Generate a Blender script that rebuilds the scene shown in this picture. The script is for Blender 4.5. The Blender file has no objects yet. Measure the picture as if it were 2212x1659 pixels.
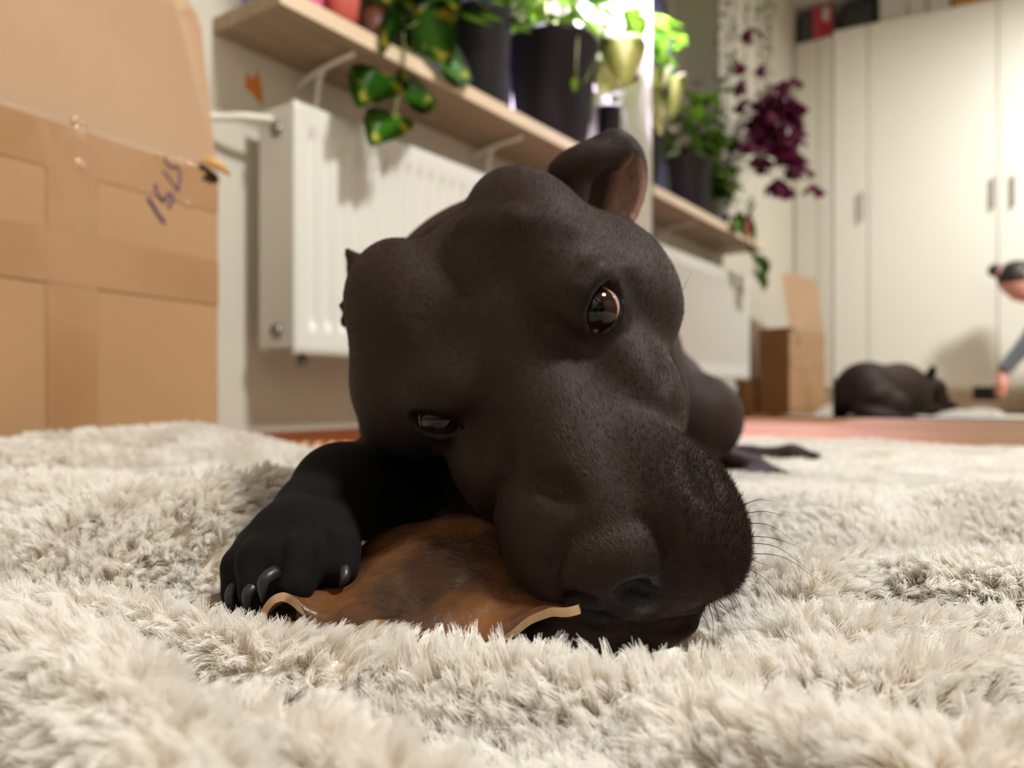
import bpy, bmesh, math, random
import numpy as np
from mathutils import Vector, Matrix

random.seed(7)
RNG = np.random.default_rng(11)
C = bpy.context.scene.collection
SC = bpy.context.scene

# ---------------------------------------------------------------- camera, world, lights, exposure
CAM_H = 0.116                      # the phone lies almost on the floor
YAW = math.radians(-55.0)          # window wall runs along +X, the camera looks 35 degrees off it
cam_d = bpy.data.cameras.new('camera')
cam = bpy.data.objects.new('camera', cam_d)
C.objects.link(cam)
cam.location = (0, 0, CAM_H)
cam.rotation_euler = (math.radians(90), 0, YAW)
cam_d.sensor_width = 36.0
FPX = 1661.0                       # focal length in pixels of the 2212 px wide frame
cam_d.lens = FPX / 2212.0 * 36.0
cam_d.shift_y = 0.0129
cam_d.clip_start = 0.01
cam_d.dof.use_dof = True
cam_d.dof.focus_distance = 0.295
cam_d.dof.aperture_fstop = 7.4
SC.camera = cam

w = bpy.data.worlds.new('world')
SC.world = w
w.use_nodes = True
w.node_tree.nodes['Background'].inputs[0].default_value = (0.15, 0.15, 0.27, 1)
w.node_tree.nodes['Background'].inputs[1].default_value = 0.9

def area_light(name, loc, size, power, col, rot=(0, 0, 0), shape='DISK'):
    l = bpy.data.lights.new(name, 'AREA')
    l.shape = shape
    l.size = size
    l.energy = power
    l.color = col
    o = bpy.data.objects.new(name, l)
    C.objects.link(o)
    o.location = loc
    o.rotation_euler = rot
    return o

area_light('ceiling_light_source', (0.90, -1.02, 2.42), 0.42, 103, (0.985, 1.0, 0.975))
gl_ = area_light('grow_light_source', (1.93, 1.23, 1.90), 0.30, 85.0, (0.78, 0.66, 1.0), (0, math.radians(-24), 0))
gl_.data.spread = math.radians(62)

SC.cycles.max_bounces = 8
SC.cycles.diffuse_bounces = 5
SC.cycles.glossy_bounces = 4
SC.cycles.transmission_bounces = 6
SC.cycles.caustics_reflective = False
SC.cycles.caustics_refractive = False
SC.view_settings.view_transform = 'Standard'
SC.view_settings.look = 'None'
SC.view_settings.gamma = 1.0
SC.view_settings.use_curve_mapping = False
SC.view_settings.exposure = 0.0

# ---------------------------------------------------------------- frames
CY, SY = math.cos(YAW), math.sin(YAW)
def L2W(p):
    """camera-aligned frame (right, forward, up from the floor) to world"""
    p = np.asarray(p, dtype=float)
    x, y, z = p[..., 0], p[..., 1], p[..., 2]
    return np.stack([CY * x - SY * y, SY * x + CY * y, z], -1)
def W2L(x, y, z=0.0):
    return np.array([CY * x + SY * y, -SY * x + CY * y, z])
def P(px, py, d):
    """point at depth d seen at pixel (px, py), in the camera-aligned frame"""
    return np.array([(px - 1106.0) / FPX * d, d, CAM_H + (858.0 - py) / FPX * d])

# ---------------------------------------------------------------- helpers
def tag(o, label=None, cat=None, group=None, kind=None):
    if label: o['label'] = label
    if cat: o['category'] = cat
    if group: o['group'] = group
    if kind: o['kind'] = kind
    return o

def empty(name, loc, label=None, cat=None, group=None):
    o = bpy.data.objects.new(name, None)
    C.objects.link(o)
    o.location = loc
    o.empty_display_size = 0.05
    return tag(o, label, cat, group)

def mesh_np(name, verts, faces, mat=None, parent=None, smooth=True, world=True):
    me = bpy.data.meshes.new(name)
    me.from_pydata(np.asarray(verts).tolist(), [], [list(f) for f in faces])
    return link_mesh(name, me, mat, parent, smooth)

def link_mesh(name, me, mat=None, parent=None, smooth=False):
    if mat: me.materials.append(mat)
    if smooth:
        me.polygons.foreach_set('use_smooth', [True] * len(me.polygons))
    me.update()
    o = bpy.data.objects.new(name, me)
    C.objects.link(o)
    if parent is not None: setpar(o, parent)
    return o

def setpar(o, parent):
    # meshes are written in world coordinates, so undo the parent's own placement
    o.parent = parent
    bpy_mw = parent_matrix(parent)
    o.matrix_parent_inverse = bpy_mw.inverted()

def parent_matrix(o):
    m = o.matrix_basis.copy()
    if o.parent is not None:
        m = parent_matrix(o.parent) @ o.matrix_parent_inverse @ m
    return m

def bm_obj(name, bm, mat=None, parent=None, smooth=False):
    me = bpy.data.meshes.new(name)
    bm.normal_update()
    bm.to_mesh(me)
    bm.free()
    return link_mesh(name, me, mat, parent, smooth)

def bm_box(bm, lo, hi, bevel=0.0, seg=2, M=None):
    r = bmesh.ops.create_cube(bm, size=1.0)
    vs = r['verts']
    lo, hi = Vector(lo), Vector(hi)
    for v in vs:
        v.co = Vector([lo[i] + (v.co[i] + 0.5) * (hi[i] - lo[i]) for i in range(3)])
    if bevel > 0:
        es = list({e for v in vs for e in v.link_edges})
        rr = bmesh.ops.bevel(bm, geom=es, offset=bevel, segments=seg, affect='EDGES', profile=0.5)
        vs = list({v for f in rr['faces'] for v in f.verts} | {v for v in vs if v.is_valid})
    if M is not None:
        for v in vs: v.co = M @ v.co
    return vs

def box(name, lo, hi, mat, parent=None, bevel=0.0, M=None, seg=2):
    bm = bmesh.new()
    bm_box(bm, lo, hi, bevel, seg, M)
    return bm_obj(name, bm, mat, parent)

def bm_lathe(bm, prof, loc=(0, 0, 0), n=28, M=None):
    rings = []
    for r, z in prof:
        if r < 1e-6:
            v = bm.verts.new((0, 0, z)); rings.append([v])
        else:
            rings.append([bm.verts.new((r * math.cos(2 * math.pi * i / n), r * math.sin(2 * math.pi * i / n), z)) for i in range(n)])
    for a, b in zip(rings[:-1], rings[1:]):
        for i in range(n):
            j = (i + 1) % n
            if len(a) == 1: bm.faces.new((a[0], b[j], b[i]))
            elif len(b) == 1: bm.faces.new((a[i], a[j], b[0]))
            else: bm.faces.new((a[i], a[j], b[j], b[i]))
    T = Matrix.Translation(loc) if M is None else M
    for r in rings:
        for v in r: v.co = T @ v.co

def tube_np(pts, radii, n=8, caps=True):
    pts = np.asarray(pts, float)
    m = len(pts)
    radii = np.full(m, radii) if np.isscalar(radii) else np.asarray(radii, float)
    t = np.gradient(pts, axis=0)
    t /= np.linalg.norm(t, axis=1)[:, None] + 1e-12
    up = np.array([0, 0, 1.0]) if abs(t[0][2]) < 0.9 else np.array([1.0, 0, 0])
    a = np.cross(t[0], up); a /= np.linalg.norm(a)
    V, F = [], []
    for i in range(m):
        a = a - t[i] * a.dot(t[i]); a /= np.linalg.norm(a) + 1e-12
        b = np.cross(t[i], a)
        for k in range(n):
            th = 2 * math.pi * k / n
            V.append(pts[i] + radii[i] * (math.cos(th) * a + math.sin(th) * b))
    for i in range(m - 1):
        for k in range(n):
            k2 = (k + 1) % n
            F.append((i * n + k, i * n + k2, (i + 1) * n + k2, (i + 1) * n + k))
    if caps:
        F.append(tuple(range(n - 1, -1, -1)))
        F.append(tuple((m - 1) * n + k for k in range(n)))
    return np.array(V), F

def tube(name, pts, radii, mat, parent=None, n=8, local=False):
    V, F = tube_np(pts, radii, n)
    if local: V = L2W(V)
    return mesh_np(name, V, F, mat, parent)

def smooth_path(pts, n):
    """Catmull-Rom through pts"""
    pts = np.asarray(pts, float)
    q = np.vstack([2 * pts[0] - pts[1], pts, 2 * pts[-1] - pts[-2]])
    out = []
    m = len(pts) - 1
    for s in np.linspace(0, m - 1e-9, n):
        i = int(s); t = s - i
        p0, p1, p2, p3 = q[i], q[i + 1], q[i + 2], q[i + 3]
        out.append(0.5 * ((2 * p1) + (-p0 + p2) * t + (2 * p0 - 5 * p1 + 4 * p2 - p3) * t * t + (-p0 + 3 * p1 - 3 * p2 + p3) * t ** 3))
    return np.array(out)

def hair_curves(name, pts, radii, mat, parent=None):
    """pts (n, k, 3) in world coordinates, radii (n, k)"""
    n, k, _ = pts.shape
    cv = bpy.data.hair_curves.new(name)
    cv.add_curves([k] * n)
    cv.attributes['position'].data.foreach_set('vector', np.ascontiguousarray(pts, dtype=np.float32).ravel())
    ra = cv.attributes.get('radius') or cv.attributes.new('radius', 'FLOAT', 'POINT')
    ra.data.foreach_set('value', np.ascontiguousarray(radii, dtype=np.float32).ravel())
    cv.materials.append(mat)
    o = bpy.data.objects.new(name, cv)
    C.objects.link(o)
    if parent is not None: setpar(o, parent)
    return o

# ---------------------------------------------------------------- materials
def lin(c):
    return tuple((x / 12.92 if x <= 0.04045 else ((x + 0.055) / 1.055) ** 2.4) for x in c)
def rgb(r, g, b):
    return lin((r / 255, g / 255, b / 255)) + (1,)

def mat(name, col, rough=0.5, spec=0.5, metal=0.0, noise=None, bump=None, **kw):
    """noise = (scale, colour2, detail, contrast lo, hi); bump = (scale, strength, distance)"""
    m = bpy.data.materials.new(name)
    m.use_nodes = True
    nt = m.node_tree
    b = nt.nodes['Principled BSDF']
    b.inputs['Base Color'].default_value = col
    b.inputs['Roughness'].default_value = rough
    b.inputs['Specular IOR Level'].default_value = spec
    b.inputs['Metallic'].default_value = metal
    for k, v in kw.items():
        b.inputs[k.replace('_', ' ')].default_value = v
    tc = nt.nodes.new('ShaderNodeTexCoord')
    if noise:
        n = nt.nodes.new('ShaderNodeTexNoise')
        n.inputs['Scale'].default_value = noise[0]
        n.inputs['Detail'].default_value = noise[2] if len(noise) > 2 else 3
        st = noise[5] if len(noise) > 5 else None
        if st:
            mp = nt.nodes.new('ShaderNodeMapping'); mp.inputs['Scale'].default_value = st
            nt.links.new(tc.outputs['Object'], mp.inputs['Vector']); nt.links.new(mp.outputs['Vector'], n.inputs['Vector'])
        else:
            nt.links.new(tc.outputs['Object'], n.inputs['Vector'])
        r = nt.nodes.new('ShaderNodeValToRGB')
        r.color_ramp.elements[0].position = noise[3] if len(noise) > 3 else 0.35
        r.color_ramp.elements[1].position = noise[4] if len(noise) > 4 else 0.65
        r.color_ramp.elements[0].color = col
        r.color_ramp.elements[1].color = noise[1]
        nt.links.new(n.outputs['Fac'], r.inputs['Fac'])
        nt.links.new(r.outputs['Color'], b.inputs['Base Color'])
    if bump:
        n2 = nt.nodes.new('ShaderNodeTexNoise')
        n2.inputs['Scale'].default_value = bump[0]
        n2.inputs['Detail'].default_value = 4
        nt.links.new(tc.outputs['Object'], n2.inputs['Vector'])
        bp = nt.nodes.new('ShaderNodeBump')
        bp.inputs['Strength'].default_value = bump[1]
        bp.inputs['Distance'].default_value = bump[2]
        nt.links.new(n2.outputs['Fac'], bp.inputs['Height'])
        nt.links.new(bp.outputs['Normal'], b.inputs['Normal'])
    return m

def hairmat(name, col, rough=0.5, tip=None, spec=0.2, trans=0.0, rnd=0.0):
    m = bpy.data.materials.new(name)
    m.use_nodes = True
    nt = m.node_tree
    b = nt.nodes['Principled BSDF']
    b.inputs['Base Color'].default_value = col
    b.inputs['Roughness'].default_value = rough
    b.inputs['Specular IOR Level'].default_value = spec
    hi = nt.nodes.new('ShaderNodeHairInfo')
    src = None
    if tip:
        mx = nt.nodes.new('ShaderNodeMix'); mx.data_type = 'RGBA'
        mx.inputs['A'].default_value = col; mx.inputs['B'].default_value = tip
        nt.links.new(hi.outputs['Intercept'], mx.inputs['Factor'])
        src = mx.outputs['Result']
        nt.links.new(src, b.inputs['Base Color'])
    if trans > 0:
        tr = nt.nodes.new('ShaderNodeBsdfTranslucent')
        tr.inputs['Color'].default_value = tip or col
        if src: nt.links.new(src, tr.inputs['Color'])
        ms = nt.nodes.new('ShaderNodeMixShader'); ms.inputs[0].default_value = trans
        nt.links.new(b.outputs[0], ms.inputs[1]); nt.links.new(tr.outputs[0], ms.inputs[2])
        nt.links.new(ms.outputs[0], nt.nodes['Material Output'].inputs['Surface'])
    return m
# ================================================================ the room
WALLC = rgb(214, 208, 194)
M_wall = mat('wall_paint', WALLC, .75, .3, bump=(60, .08, .002))
M_ceil = mat('ceiling_paint', rgb(200, 197, 190), .8, .2)
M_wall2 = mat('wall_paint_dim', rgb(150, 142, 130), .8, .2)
M_white = mat('white_lacquer', rgb(236, 231, 220), .35, .5)
M_sill = mat('sill_wood', rgb(172, 150, 126), .55, .4, noise=(3, rgb(152, 130, 108), 4, .3, .7, (1, 14, 14)))  # toned down so the shade under the board sits in its colour
M_base = mat('baseboard_wood', rgb(138, 72, 24), .45, .5, noise=(4, rgb(116, 58, 18), 4, .3, .7, (1, 10, 10)))
M_plank = mat('plank_wood', rgb(176, 134, 98), .28, .5, noise=(3, rgb(156, 112, 78), 5, .3, .7, (1, 16, 1)))
M_plinth = mat('plinth_wood', rgb(186, 158, 136), .3, .5, noise=(3, rgb(170, 140, 118), 4, .3, .7, (14, 1, 14)))
M_radiator = mat('radiator_enamel', rgb(224, 221, 214), .3, .5)
M_metal = mat('grey_metal', rgb(150, 146, 138), .3, .5, 1.0)
M_dark = mat('dark_gap', rgb(40, 34, 28), .8, .2)

WY = 1.359           # window wall
XR = 2.36            # face of the right wall and the mirrors
# floor and planks
fl = box('floor', (-1.05, -2.25, -.06), (3.0, 1.62, -.012), M_dark)
tag(fl, kind='structure')
pl_me = None
bm = bmesh.new(); bm_box(bm, (0, 0, -.012), (.188, 1.196, 0), .0012, 1)
pl_me = bpy.data.meshes.new('plank'); bm.to_mesh(pl_me); bm.free(); pl_me.materials.append(M_plank)
for i in range(18):
    off = (i * .47) % 1.2 - 1.2
    for j in range(5):
        y = -2.2 + off + j * 1.2
        if y > 1.36 or y < -3: continue
        o = bpy.data.objects.new('plank', pl_me); C.objects.link(o)
        o.location = (-.70 + i * .19, y, 0)
        # boards that meet the window wall are sawn short
        if y + 1.196 > WY: o.scale = (1, (WY - .001 - y) / 1.196, 1)
        if y < -2.2: o.scale = (1, (y + 1.196 + 2.2) / 1.196, 1); o.location.y = -2.2
        setpar(o, fl)

wb = empty('wall_back', (1.0, WY, 0)); tag(wb, kind='structure')
bm = bmesh.new()
bm_box(bm, (-1.05, WY, 0), (2.46, WY + .30, .8355))
bm_box(bm, (-1.05, WY, .8355), (.975, WY + .30, 2.62))
bm_box(bm, (.975, WY, 2.2), (2.46, WY + .30, 2.62))
bm_obj('plaster', bm, M_wall, wb)
M_patch = mat('bare_patch', rgb(214, 128, 62), .8, .2)
pp = [(.985, .785), (1.000, .775), (1.012, .798), (1.022, .762), (1.024, .730), (1.012, .738), (.998, .748), (.982, .755)]
V = [(x, WY - .003, z) for x, z in pp] + [(x, WY, z) for x, z in pp]; n_ = len(pp)
F = [tuple(range(n_)), tuple(range(2 * n_ - 1, n_ - 1, -1))] + [(i, n_ + i, n_ + (i + 1) % n_, (i + 1) % n_) for i in range(n_)]
tag(mesh_np('bare_plaster_patch', V, F, M_patch, wb, smooth=False), 'brown patch where the paint has come off')
wr = box('wall_right', (XR, 1.088, 0), (2.46, WY + .28, 2.62), M_wall); tag(wr, kind='structure')
wr2 = box('wall_right', (2.98, -2.25, 0), (3.06, 1.66, 2.62), M_wall); tag(wr2, kind='structure')
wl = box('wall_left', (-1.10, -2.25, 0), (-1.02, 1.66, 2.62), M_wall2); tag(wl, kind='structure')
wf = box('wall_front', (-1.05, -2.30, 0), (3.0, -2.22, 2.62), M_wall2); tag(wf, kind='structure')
ce = box('ceiling', (-1.1, -2.3, 2.62), (3.06, 1.66, 2.70), M_ceil); tag(ce, kind='structure')
bb = box('baseboard_back', (-1.0, WY - .014, 0), (XR, WY, .043), M_base, None, .003); tag(bb, kind='structure')

# window
M_glass = bpy.data.materials.new('window_glass'); M_glass.use_nodes = True
_b = M_glass.node_tree.nodes['Principled BSDF']; _b.inputs['Transmission Weight'].default_value = 1; _b.inputs['Roughness'].default_value = 0; _b.inputs['IOR'].default_value = 1.1
wi = empty('window_1', (1.67, WY + .26, .868)); tag(wi, kind='structure')
Y0, Y1 = WY + .235, WY + .28
for x0, x1 in ((.975, 1.66), (1.68, XR)):
    for lo, hi in (((x0, Y0, .868), (x0 + .06, Y1, 2.2)), ((x1 - .06, Y0, .868), (x1, Y1, 2.2)),
                   ((x0 + .06, Y0, .868), (x1 - .06, Y1, .935)), ((x0 + .06, Y0, 2.13), (x1 - .06, Y1, 2.2))):
        box('window_frame', lo, hi, M_white, wi, .004)
    box('pane', (x0 + .06, Y0 + .018, .935), (x1 - .06, Y0 + .024, 2.13), M_glass, wi)
box('mullion', (1.66, Y0 - .01, .868), (1.68, Y1, 2.2), M_white, wi)

# sill board with its brackets
sl = empty('window_sill', (1.63, 1.25, .836)); tag(sl, kind='structure')
bm = bmesh.new()
bm_box(bm, (.907, 1.152, .836), (XR - .001, WY, .8675), .003)
bm_box(bm, (.976, WY, .836), (XR - .001, WY + .235, .8675))
bm_obj('sill_board', bm, M_sill, sl)
box('lit_front_edge', (.906, 1.1495, .8352), (XR - .001, 1.1525, .8683), mat('edge_lit_wood', rgb(238, 218, 190), .5, .4, noise=(3, rgb(226, 200, 168), 4, .3, .7, (1, 14, 14))), sl, .001)  # added strip, the light on the front face put into its paler colour
for bx in (1.115, 1.735):
    V, F = tube_np(smooth_path([(bx, WY, .795), (bx, 1.30, .815), (bx, 1.18, .827)], 8), .006, 6)
    mesh_np('bracket', V, F, M_white, sl)
    V, F = tube_np(smooth_path([(bx - .01, WY, .715), (bx, 1.335, .722), (bx + .012, 1.31, .745), (bx + .012, 1.30, .80), (bx, 1.27, .822)], 12), .0065, 6)
    mesh_np('bracket', V, F, M_white, sl)

# radiator
ra = empty('radiator', (1.6, 1.2, 0), 'white ribbed panel radiator mounted under the window sill', 'radiator')
RX0, RX1, RZ0, RZ1, RY = .981, 2.20, .2015, .696, 1.200
pit = .040
us = np.linspace(RX0, RX1, int((RX1 - RX0) / pit * 8) + 1)
zs_ = np.concatenate([np.linspace(RZ0, RZ0 + .10, 14), np.linspace(RZ0 + .12, RZ1 - .12, 5), np.linspace(RZ1 - .10, RZ1, 14)])
V = []
for z in zs_:
    e = min((z - RZ0 - .045) / .022, (RZ1 - .045 - z) / .022)
    for u in us:
        e2 = min((u - RX0 - .02) / .01, (RX1 - .02 - u) / .01)
        ph = math.cos(2 * math.pi * (u - RX0 - .043) / pit)
        g = max(0, min(1, e)) * max(0, min(1, e2)) * max(0, min(1, ph * 1.6 + .1)) * .0125
        r = max(0, .006 - min(z - RZ0, RZ1 - z)) ** 2 / .006 + max(0, .006 - min(u - RX0, RX1 - u)) ** 2 / .006
        V.append((u, RY + g + r, z))
nu = len(us)
F = [(j * nu + i, j * nu + i + 1, (j + 1) * nu + i + 1, (j + 1) * nu + i) for j in range(len(zs_) - 1) for i in range(nu - 1)]
bv = len(V)
for (x, z) in ((RX0, RZ0), (RX1, RZ0), (RX1, RZ1), (RX0, RZ1)): V.append((x, RY + .012, z))
F.append((bv + 3, bv + 2, bv + 1, bv))
mesh_np('front_panel', V, F, M_radiator, ra)
box('back_panel', (RX0 + .005, RY + .100, RZ0 + .004), (RX1 - .005, RY + .108, RZ1 - .004), M_radiator, ra, .002)
for x in (RX0, RX1 - .004): box('side_cover', (x, RY + .006, RZ0 + .012), (x + .004, RY + .112, RZ1 - .004), M_radiator, ra, .0015)
bm = bmesh.new()
for i in range(40):
    x = RX0 + .02 + i * .030
    bm_box(bm, (x, RY + .012, RZ1 - .014), (x + .018, RY + .104, RZ1 - .008))
for y in (RY + .012, RY + .055, RY + .100): bm_box(bm, (RX0 + .004, y, RZ1 - .012), (RX1 - .004, y + .003, RZ1 - .003))
bm_obj('top_grille', bm, M_radiator, ra)
for z in (.646, .247):
    bm = bmesh.new(); bm_lathe(bm, [(.0, 0), (.008, 0), (.0085, .004), (.0135, .004), (.0150, .002), (.0152, -.004)], n=20, M=Matrix.Translation((RX0 - .002, RY + .058, z)) @ Matrix.Rotation(math.radians(-90), 4, 'Y'))
    bm_obj('plug', bm, M_metal, ra, True)
bm = bmesh.new(); bm_lathe(bm, [(0, -.024), (.012, -.024), (.013, -.010), (.008, -.008), (.008, .004)], n=16, M=Matrix.Translation((1.035, RY + .045, RZ0)))
bm_obj('drain_valve', bm, M_metal, ra, True)
tube('supply_pipe', smooth_path([(RX0 + .01, RY + .075, .672), (.93, RY + .09, .664), (.86, RY + .125, .652), (.70, RY + .14, .650)], 14), .0085, M_white, ra, 10)

# mirrored wardrobe on the right
mw = empty('mirrored_wardrobe', (2.6, .3, 0), 'wardrobe on a low wooden plinth whose sliding doors are full mirrors', 'wardrobe')
M_mirror = mat('mirror', (.90, .91, .90, 1), 0.0, .5, 1.0)
M_edge = mat('mirror_edge', rgb(150, 150, 140), .3, .5, .6)
bm = bmesh.new()
bm_box(bm, (2.43, -1.3, .058), (2.97, 1.080, 2.30), .002)
bm_obj('carcass', bm, M_white, mw)
box('plinth', (2.366, -1.3, 0), (2.96, 1.084, .0555), M_plinth, mw, .002)
def mirror_door(p0, ang, wid):
    d = Vector((math.sin(ang), -math.cos(ang), 0)); n = Vector((math.cos(ang), math.sin(ang), 0))
    T = Matrix((( d.x, n.x, 0, p0[0]), (d.y, n.y, 0, p0[1]), (0, 0, 1, 0), (0, 0, 0, 1)))
    dr = box('mirror_door', (.001, .004, .060), (wid - .001, .018, 2.28), M_edge, mw, .001, T)
    box('mirror_glass', (.0015, .0, .060), (wid - .0015, .004, 2.28), M_mirror, dr, .0, T)
mirror_door((XR, 1.082), 0, .566)
mirror_door((XR, .516), math.radians(3.9), .58)
mirror_door((2.404, -.065), 0, .60)

# white wardrobe behind the camera, seen in the mirrors
ww = empty('white_wardrobe', (-.7, -.2, 0), 'tall white wardrobe with slim bar handles, reflected in the mirror doors', 'wardrobe')
box('carcass', (-1.0, -1.55, .0), (-.413, 1.352, 2.385), M_white, ww, .002)
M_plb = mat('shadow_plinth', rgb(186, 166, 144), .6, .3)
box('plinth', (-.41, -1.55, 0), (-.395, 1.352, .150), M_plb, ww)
ys = [1.352, 1.207, .537, -.133, -.803, -1.5]
hand = {1: None, 2: .575, 3: -.108, 4: -.185}
for k in range(5):
    y1, y0 = ys[k], ys[k + 1]
    dr = box('door', (-.411, y0 + .0025, .178), (-.39, y1 - .0025, 2.388), M_white, ww, .0025)
    hy = {1: .573, 2: -.108, 3: -.206}.get(k)
    if hy is not None:
        bm = bmesh.new()
        bm_box(bm, (-.372, hy - .006, 1.19), (-.362, hy + .006, 1.37), .003)
        for z in (1.21, 1.35): bm_box(bm, (-.391, hy - .004, z - .004), (-.370, hy + .004, z + .004))
        bm_obj('handle', bm, M_metal, dr)

# things stored on the white wardrobe
M_red = mat('red_board', rgb(176, 40, 48), .5); M_pink = mat('pink_board', rgb(196, 70, 100), .5)
M_bag = mat('black_bag', rgb(46, 46, 46), .45, .4, bump=(18, .6, .02)); M_wbox = mat('white_board', rgb(212, 208, 204), .6)
M_orange = mat('orange_board', rgb(196, 138, 52), .6); M_gboard = mat('dark_board', rgb(74, 72, 66), .6)
t = empty('red_storage_box', (-.6, 1.19, 2.388), 'red and pink storage box standing on the white wardrobe', 'box')
bm = bmesh.new(); bm_box(bm, (-.76, 1.125, 2.389), (-.41, 1.245, 2.60), .004); bm_obj('body', bm, M_red, t)
box('label_plate', (-.411, 1.145, 2.50), (-.4085, 1.185, 2.585), M_wbox, t); box('side_band', (-.411, 1.205, 2.391), (-.4085, 1.244, 2.599), M_pink, t)
t = box('dark_folder', (-.72, 1.252, 2.389), (-.41, 1.325, 2.58), M_gboard, None, .003); tag(t, 'dark grey folder box beside the red box on the wardrobe', 'folder')
bm = bmesh.new(); bmesh.ops.create_icosphere(bm, subdivisions=4, radius=1)
for v in bm.verts:
    p = v.co; s = 1 + .06 * math.sin(7 * p.x + 3 * p.y) * math.cos(5 * p.z)
    q = [math.copysign(abs(c) ** .45, c) for c in p]
    v.co = Vector((-.58 + .16 * q[0] * s, .595 + .105 * q[1] * s, 2.485 + .095 * q[2]))
tag(bm_obj('black_bag', bm, M_bag, None, True), 'crumpled black bag lying on the white wardrobe', 'bag')
for y0, y1, h, lb in ((.325, .475, .19, 'white carton next to the black bag on the wardrobe'), (.225, .318, .17, 'narrow white carton, middle one on the wardrobe'), (.10, .215, .20, 'pale grey carton beside the orange box on the wardrobe')):
    t = empty('white_carton', (-.55, (y0 + y1) / 2, 2.389), lb, 'box', 'pale cartons on the wardrobe')
    box('body', (-.70, y0, 2.389), (-.42, y1, 2.389 + h), M_wbox, t, .002); box('lid', (-.703, y0 - .002, 2.389 + h - .05), (-.417, y1 + .002, 2.389 + h + .003), M_wbox, t, .002)
t = empty('orange_box', (-.55, -.05, 2.389), 'flat orange cardboard box on the wardrobe', 'box')
box('body', (-.72, -.17, 2.389), (-.42, .085, 2.46), M_orange, t, .002); box('lid', (-.724, -.174, 2.44), (-.416, .089, 2.50), M_orange, t, .002)

# ceiling lamp
cl = empty('ceiling_lamp', (0.90, -1.02, 2.62), 'round white ceiling lamp above the middle of the room', 'lamp')
M_lamp = bpy.data.materials.new('lamp_glass'); M_lamp.use_nodes = True
_b = M_lamp.node_tree.nodes['Principled BSDF']; _b.inputs['Emission Color'].default_value = (1, .985, .94, 1); _b.inputs['Emission Strength'].default_value = 9
bm = bmesh.new(); bm_lathe(bm, [(0, .03), (.10, .03), (.20, .055), (.225, .085), (.225, .10)], loc=(0.90, -1.02, 2.50), n=40); bm_obj('shade', bm, M_lamp, cl, True)
bm = bmesh.new(); bm_lathe(bm, [(0, .0), (.235, .0), (.24, .02), (0, .02)], loc=(0.90, -1.02, 2.60), n=40); bm_obj('base', bm, M_white, cl, True)

# ---------------------------------------------------------------- cardboard boxes
CA = math.radians(8.1)
CD = np.array([math.cos(CA), math.sin(CA), 0]); CN = np.array([math.sin(CA), -math.cos(CA), 0])   # along the front, out of the front
CC = np.array([.731, 1.08, 0])
def CT(): return Matrix(((CD[0], -CN[0], 0, CC[0]), (CD[1], -CN[1], 0, CC[1]), (0, 0, 1, 0), (0, 0, 0, 1)))   # x along the front (negative = left), y inwards
M_card = mat('cardboard', rgb(186, 147, 108), .7, .25, noise=(2.2, rgb(176, 136, 97), 4, .3, .7), bump=(140, .06, .001))
M_flap = mat('cardboard_flap_lit', rgb(232, 200, 166), .7, .25, noise=(2.2, rgb(224, 190, 156), 4, .3, .7), bump=(140, .06, .001))  # paler than the body, the light on the raised flap put into the colour
M_card2 = mat('cardboard_dark', rgb(150, 108, 70), .75, .25, noise=(3, rgb(134, 92, 56), 4, .3, .7))  # darker on the big box's sides and back, shade put into the colour
M_tape = mat('packing_tape', rgb(175, 134, 95), .16, .5, noise=(9, rgb(169, 127, 89), 3, .35, .7), bump=(26, .22, .003))
M_ink = mat('marker_ink', rgb(70, 52, 96), .6)
CW, CDp, CZ, CTOP = .46, .165, .470, .735
ca = empty('cardboard_box', tuple(CC - CD * .23), 'large taped cardboard box with its front flap standing up', 'box')
T = CT()
fr = box('front_wall', (-CW, 0, .002), (0, .0045, CZ), M_card, ca, .0008, T)
box('back_wall', (-CW, CDp - .0045, .002), (0, CDp, CZ), M_card2, ca, .0008, T)
box('side_wall', (-.0045, .0045, .002), (0, CDp - .0045, CZ), M_card2, ca, .0008, T)
box('side_wall', (-CW, .0045, .002), (-CW + .0045, CDp - .0045, CZ), M_card2, ca, .0008, T)
box('bottom', (-CW + .005, .005, .002), (-.005, CDp - .005, .007), M_card2, ca, .0, T)
# tall flap with a chamfered right corner, leaning back a little so it looks brighter
bm = bmesh.new()
prof = [(-CW, CZ + .002), (-.001, CZ + .002), (.001, CTOP - .025), (-.004, CTOP - .005), (-.020, CTOP + .012), (-.05, CTOP + .024), (-CW, CTOP + .03)]
vs = [bm.verts.new((x, .001 + .16 * (z - CZ), z)) for x, z in prof]; f = bm.faces.new(vs)
bmesh.ops.solidify(bm, geom=[f], thickness=.0042)
for v in bm.verts: v.co = T @ v.co
bm_obj('front_flap', bm, M_flap, ca)
bm = bmesh.new()
vs = [bm.verts.new(c) for c in ((-CW, .006, CZ), (-CW, CDp - .006, CZ), (-CW - .030, CDp - .03, CZ - .10), (-CW - .034, .02, CZ - .11))]; f = bm.faces.new(vs)
bmesh.ops.solidify(bm, geom=[f], thickness=.004)
for v in bm.verts: v.co = T @ v.co
bm_obj('side_flap', bm, M_card2, ca)
def tape(x0, x1, z0, z1, nx=14, nz=6, amp=.0007, y=-.0008):
    V = []; rr = np.random.default_rng(int(abs(x0) * 1e4 + z0 * 1e3))
    for j in range(nz + 1):
        for i in range(nx + 1):
            V.append(T @ Vector((x0 + (x1 - x0) * i / nx, y - amp * rr.random(), z0 + (z1 - z0) * j / nz)))
    F = [(j * (nx + 1) + i, j * (nx + 1) + i + 1, (j + 1) * (nx + 1) + i + 1, (j + 1) * (nx + 1) + i) for j in range(nz) for i in range(nx)]
    return mesh_np('tape', V, F, M_tape, ca)
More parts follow.
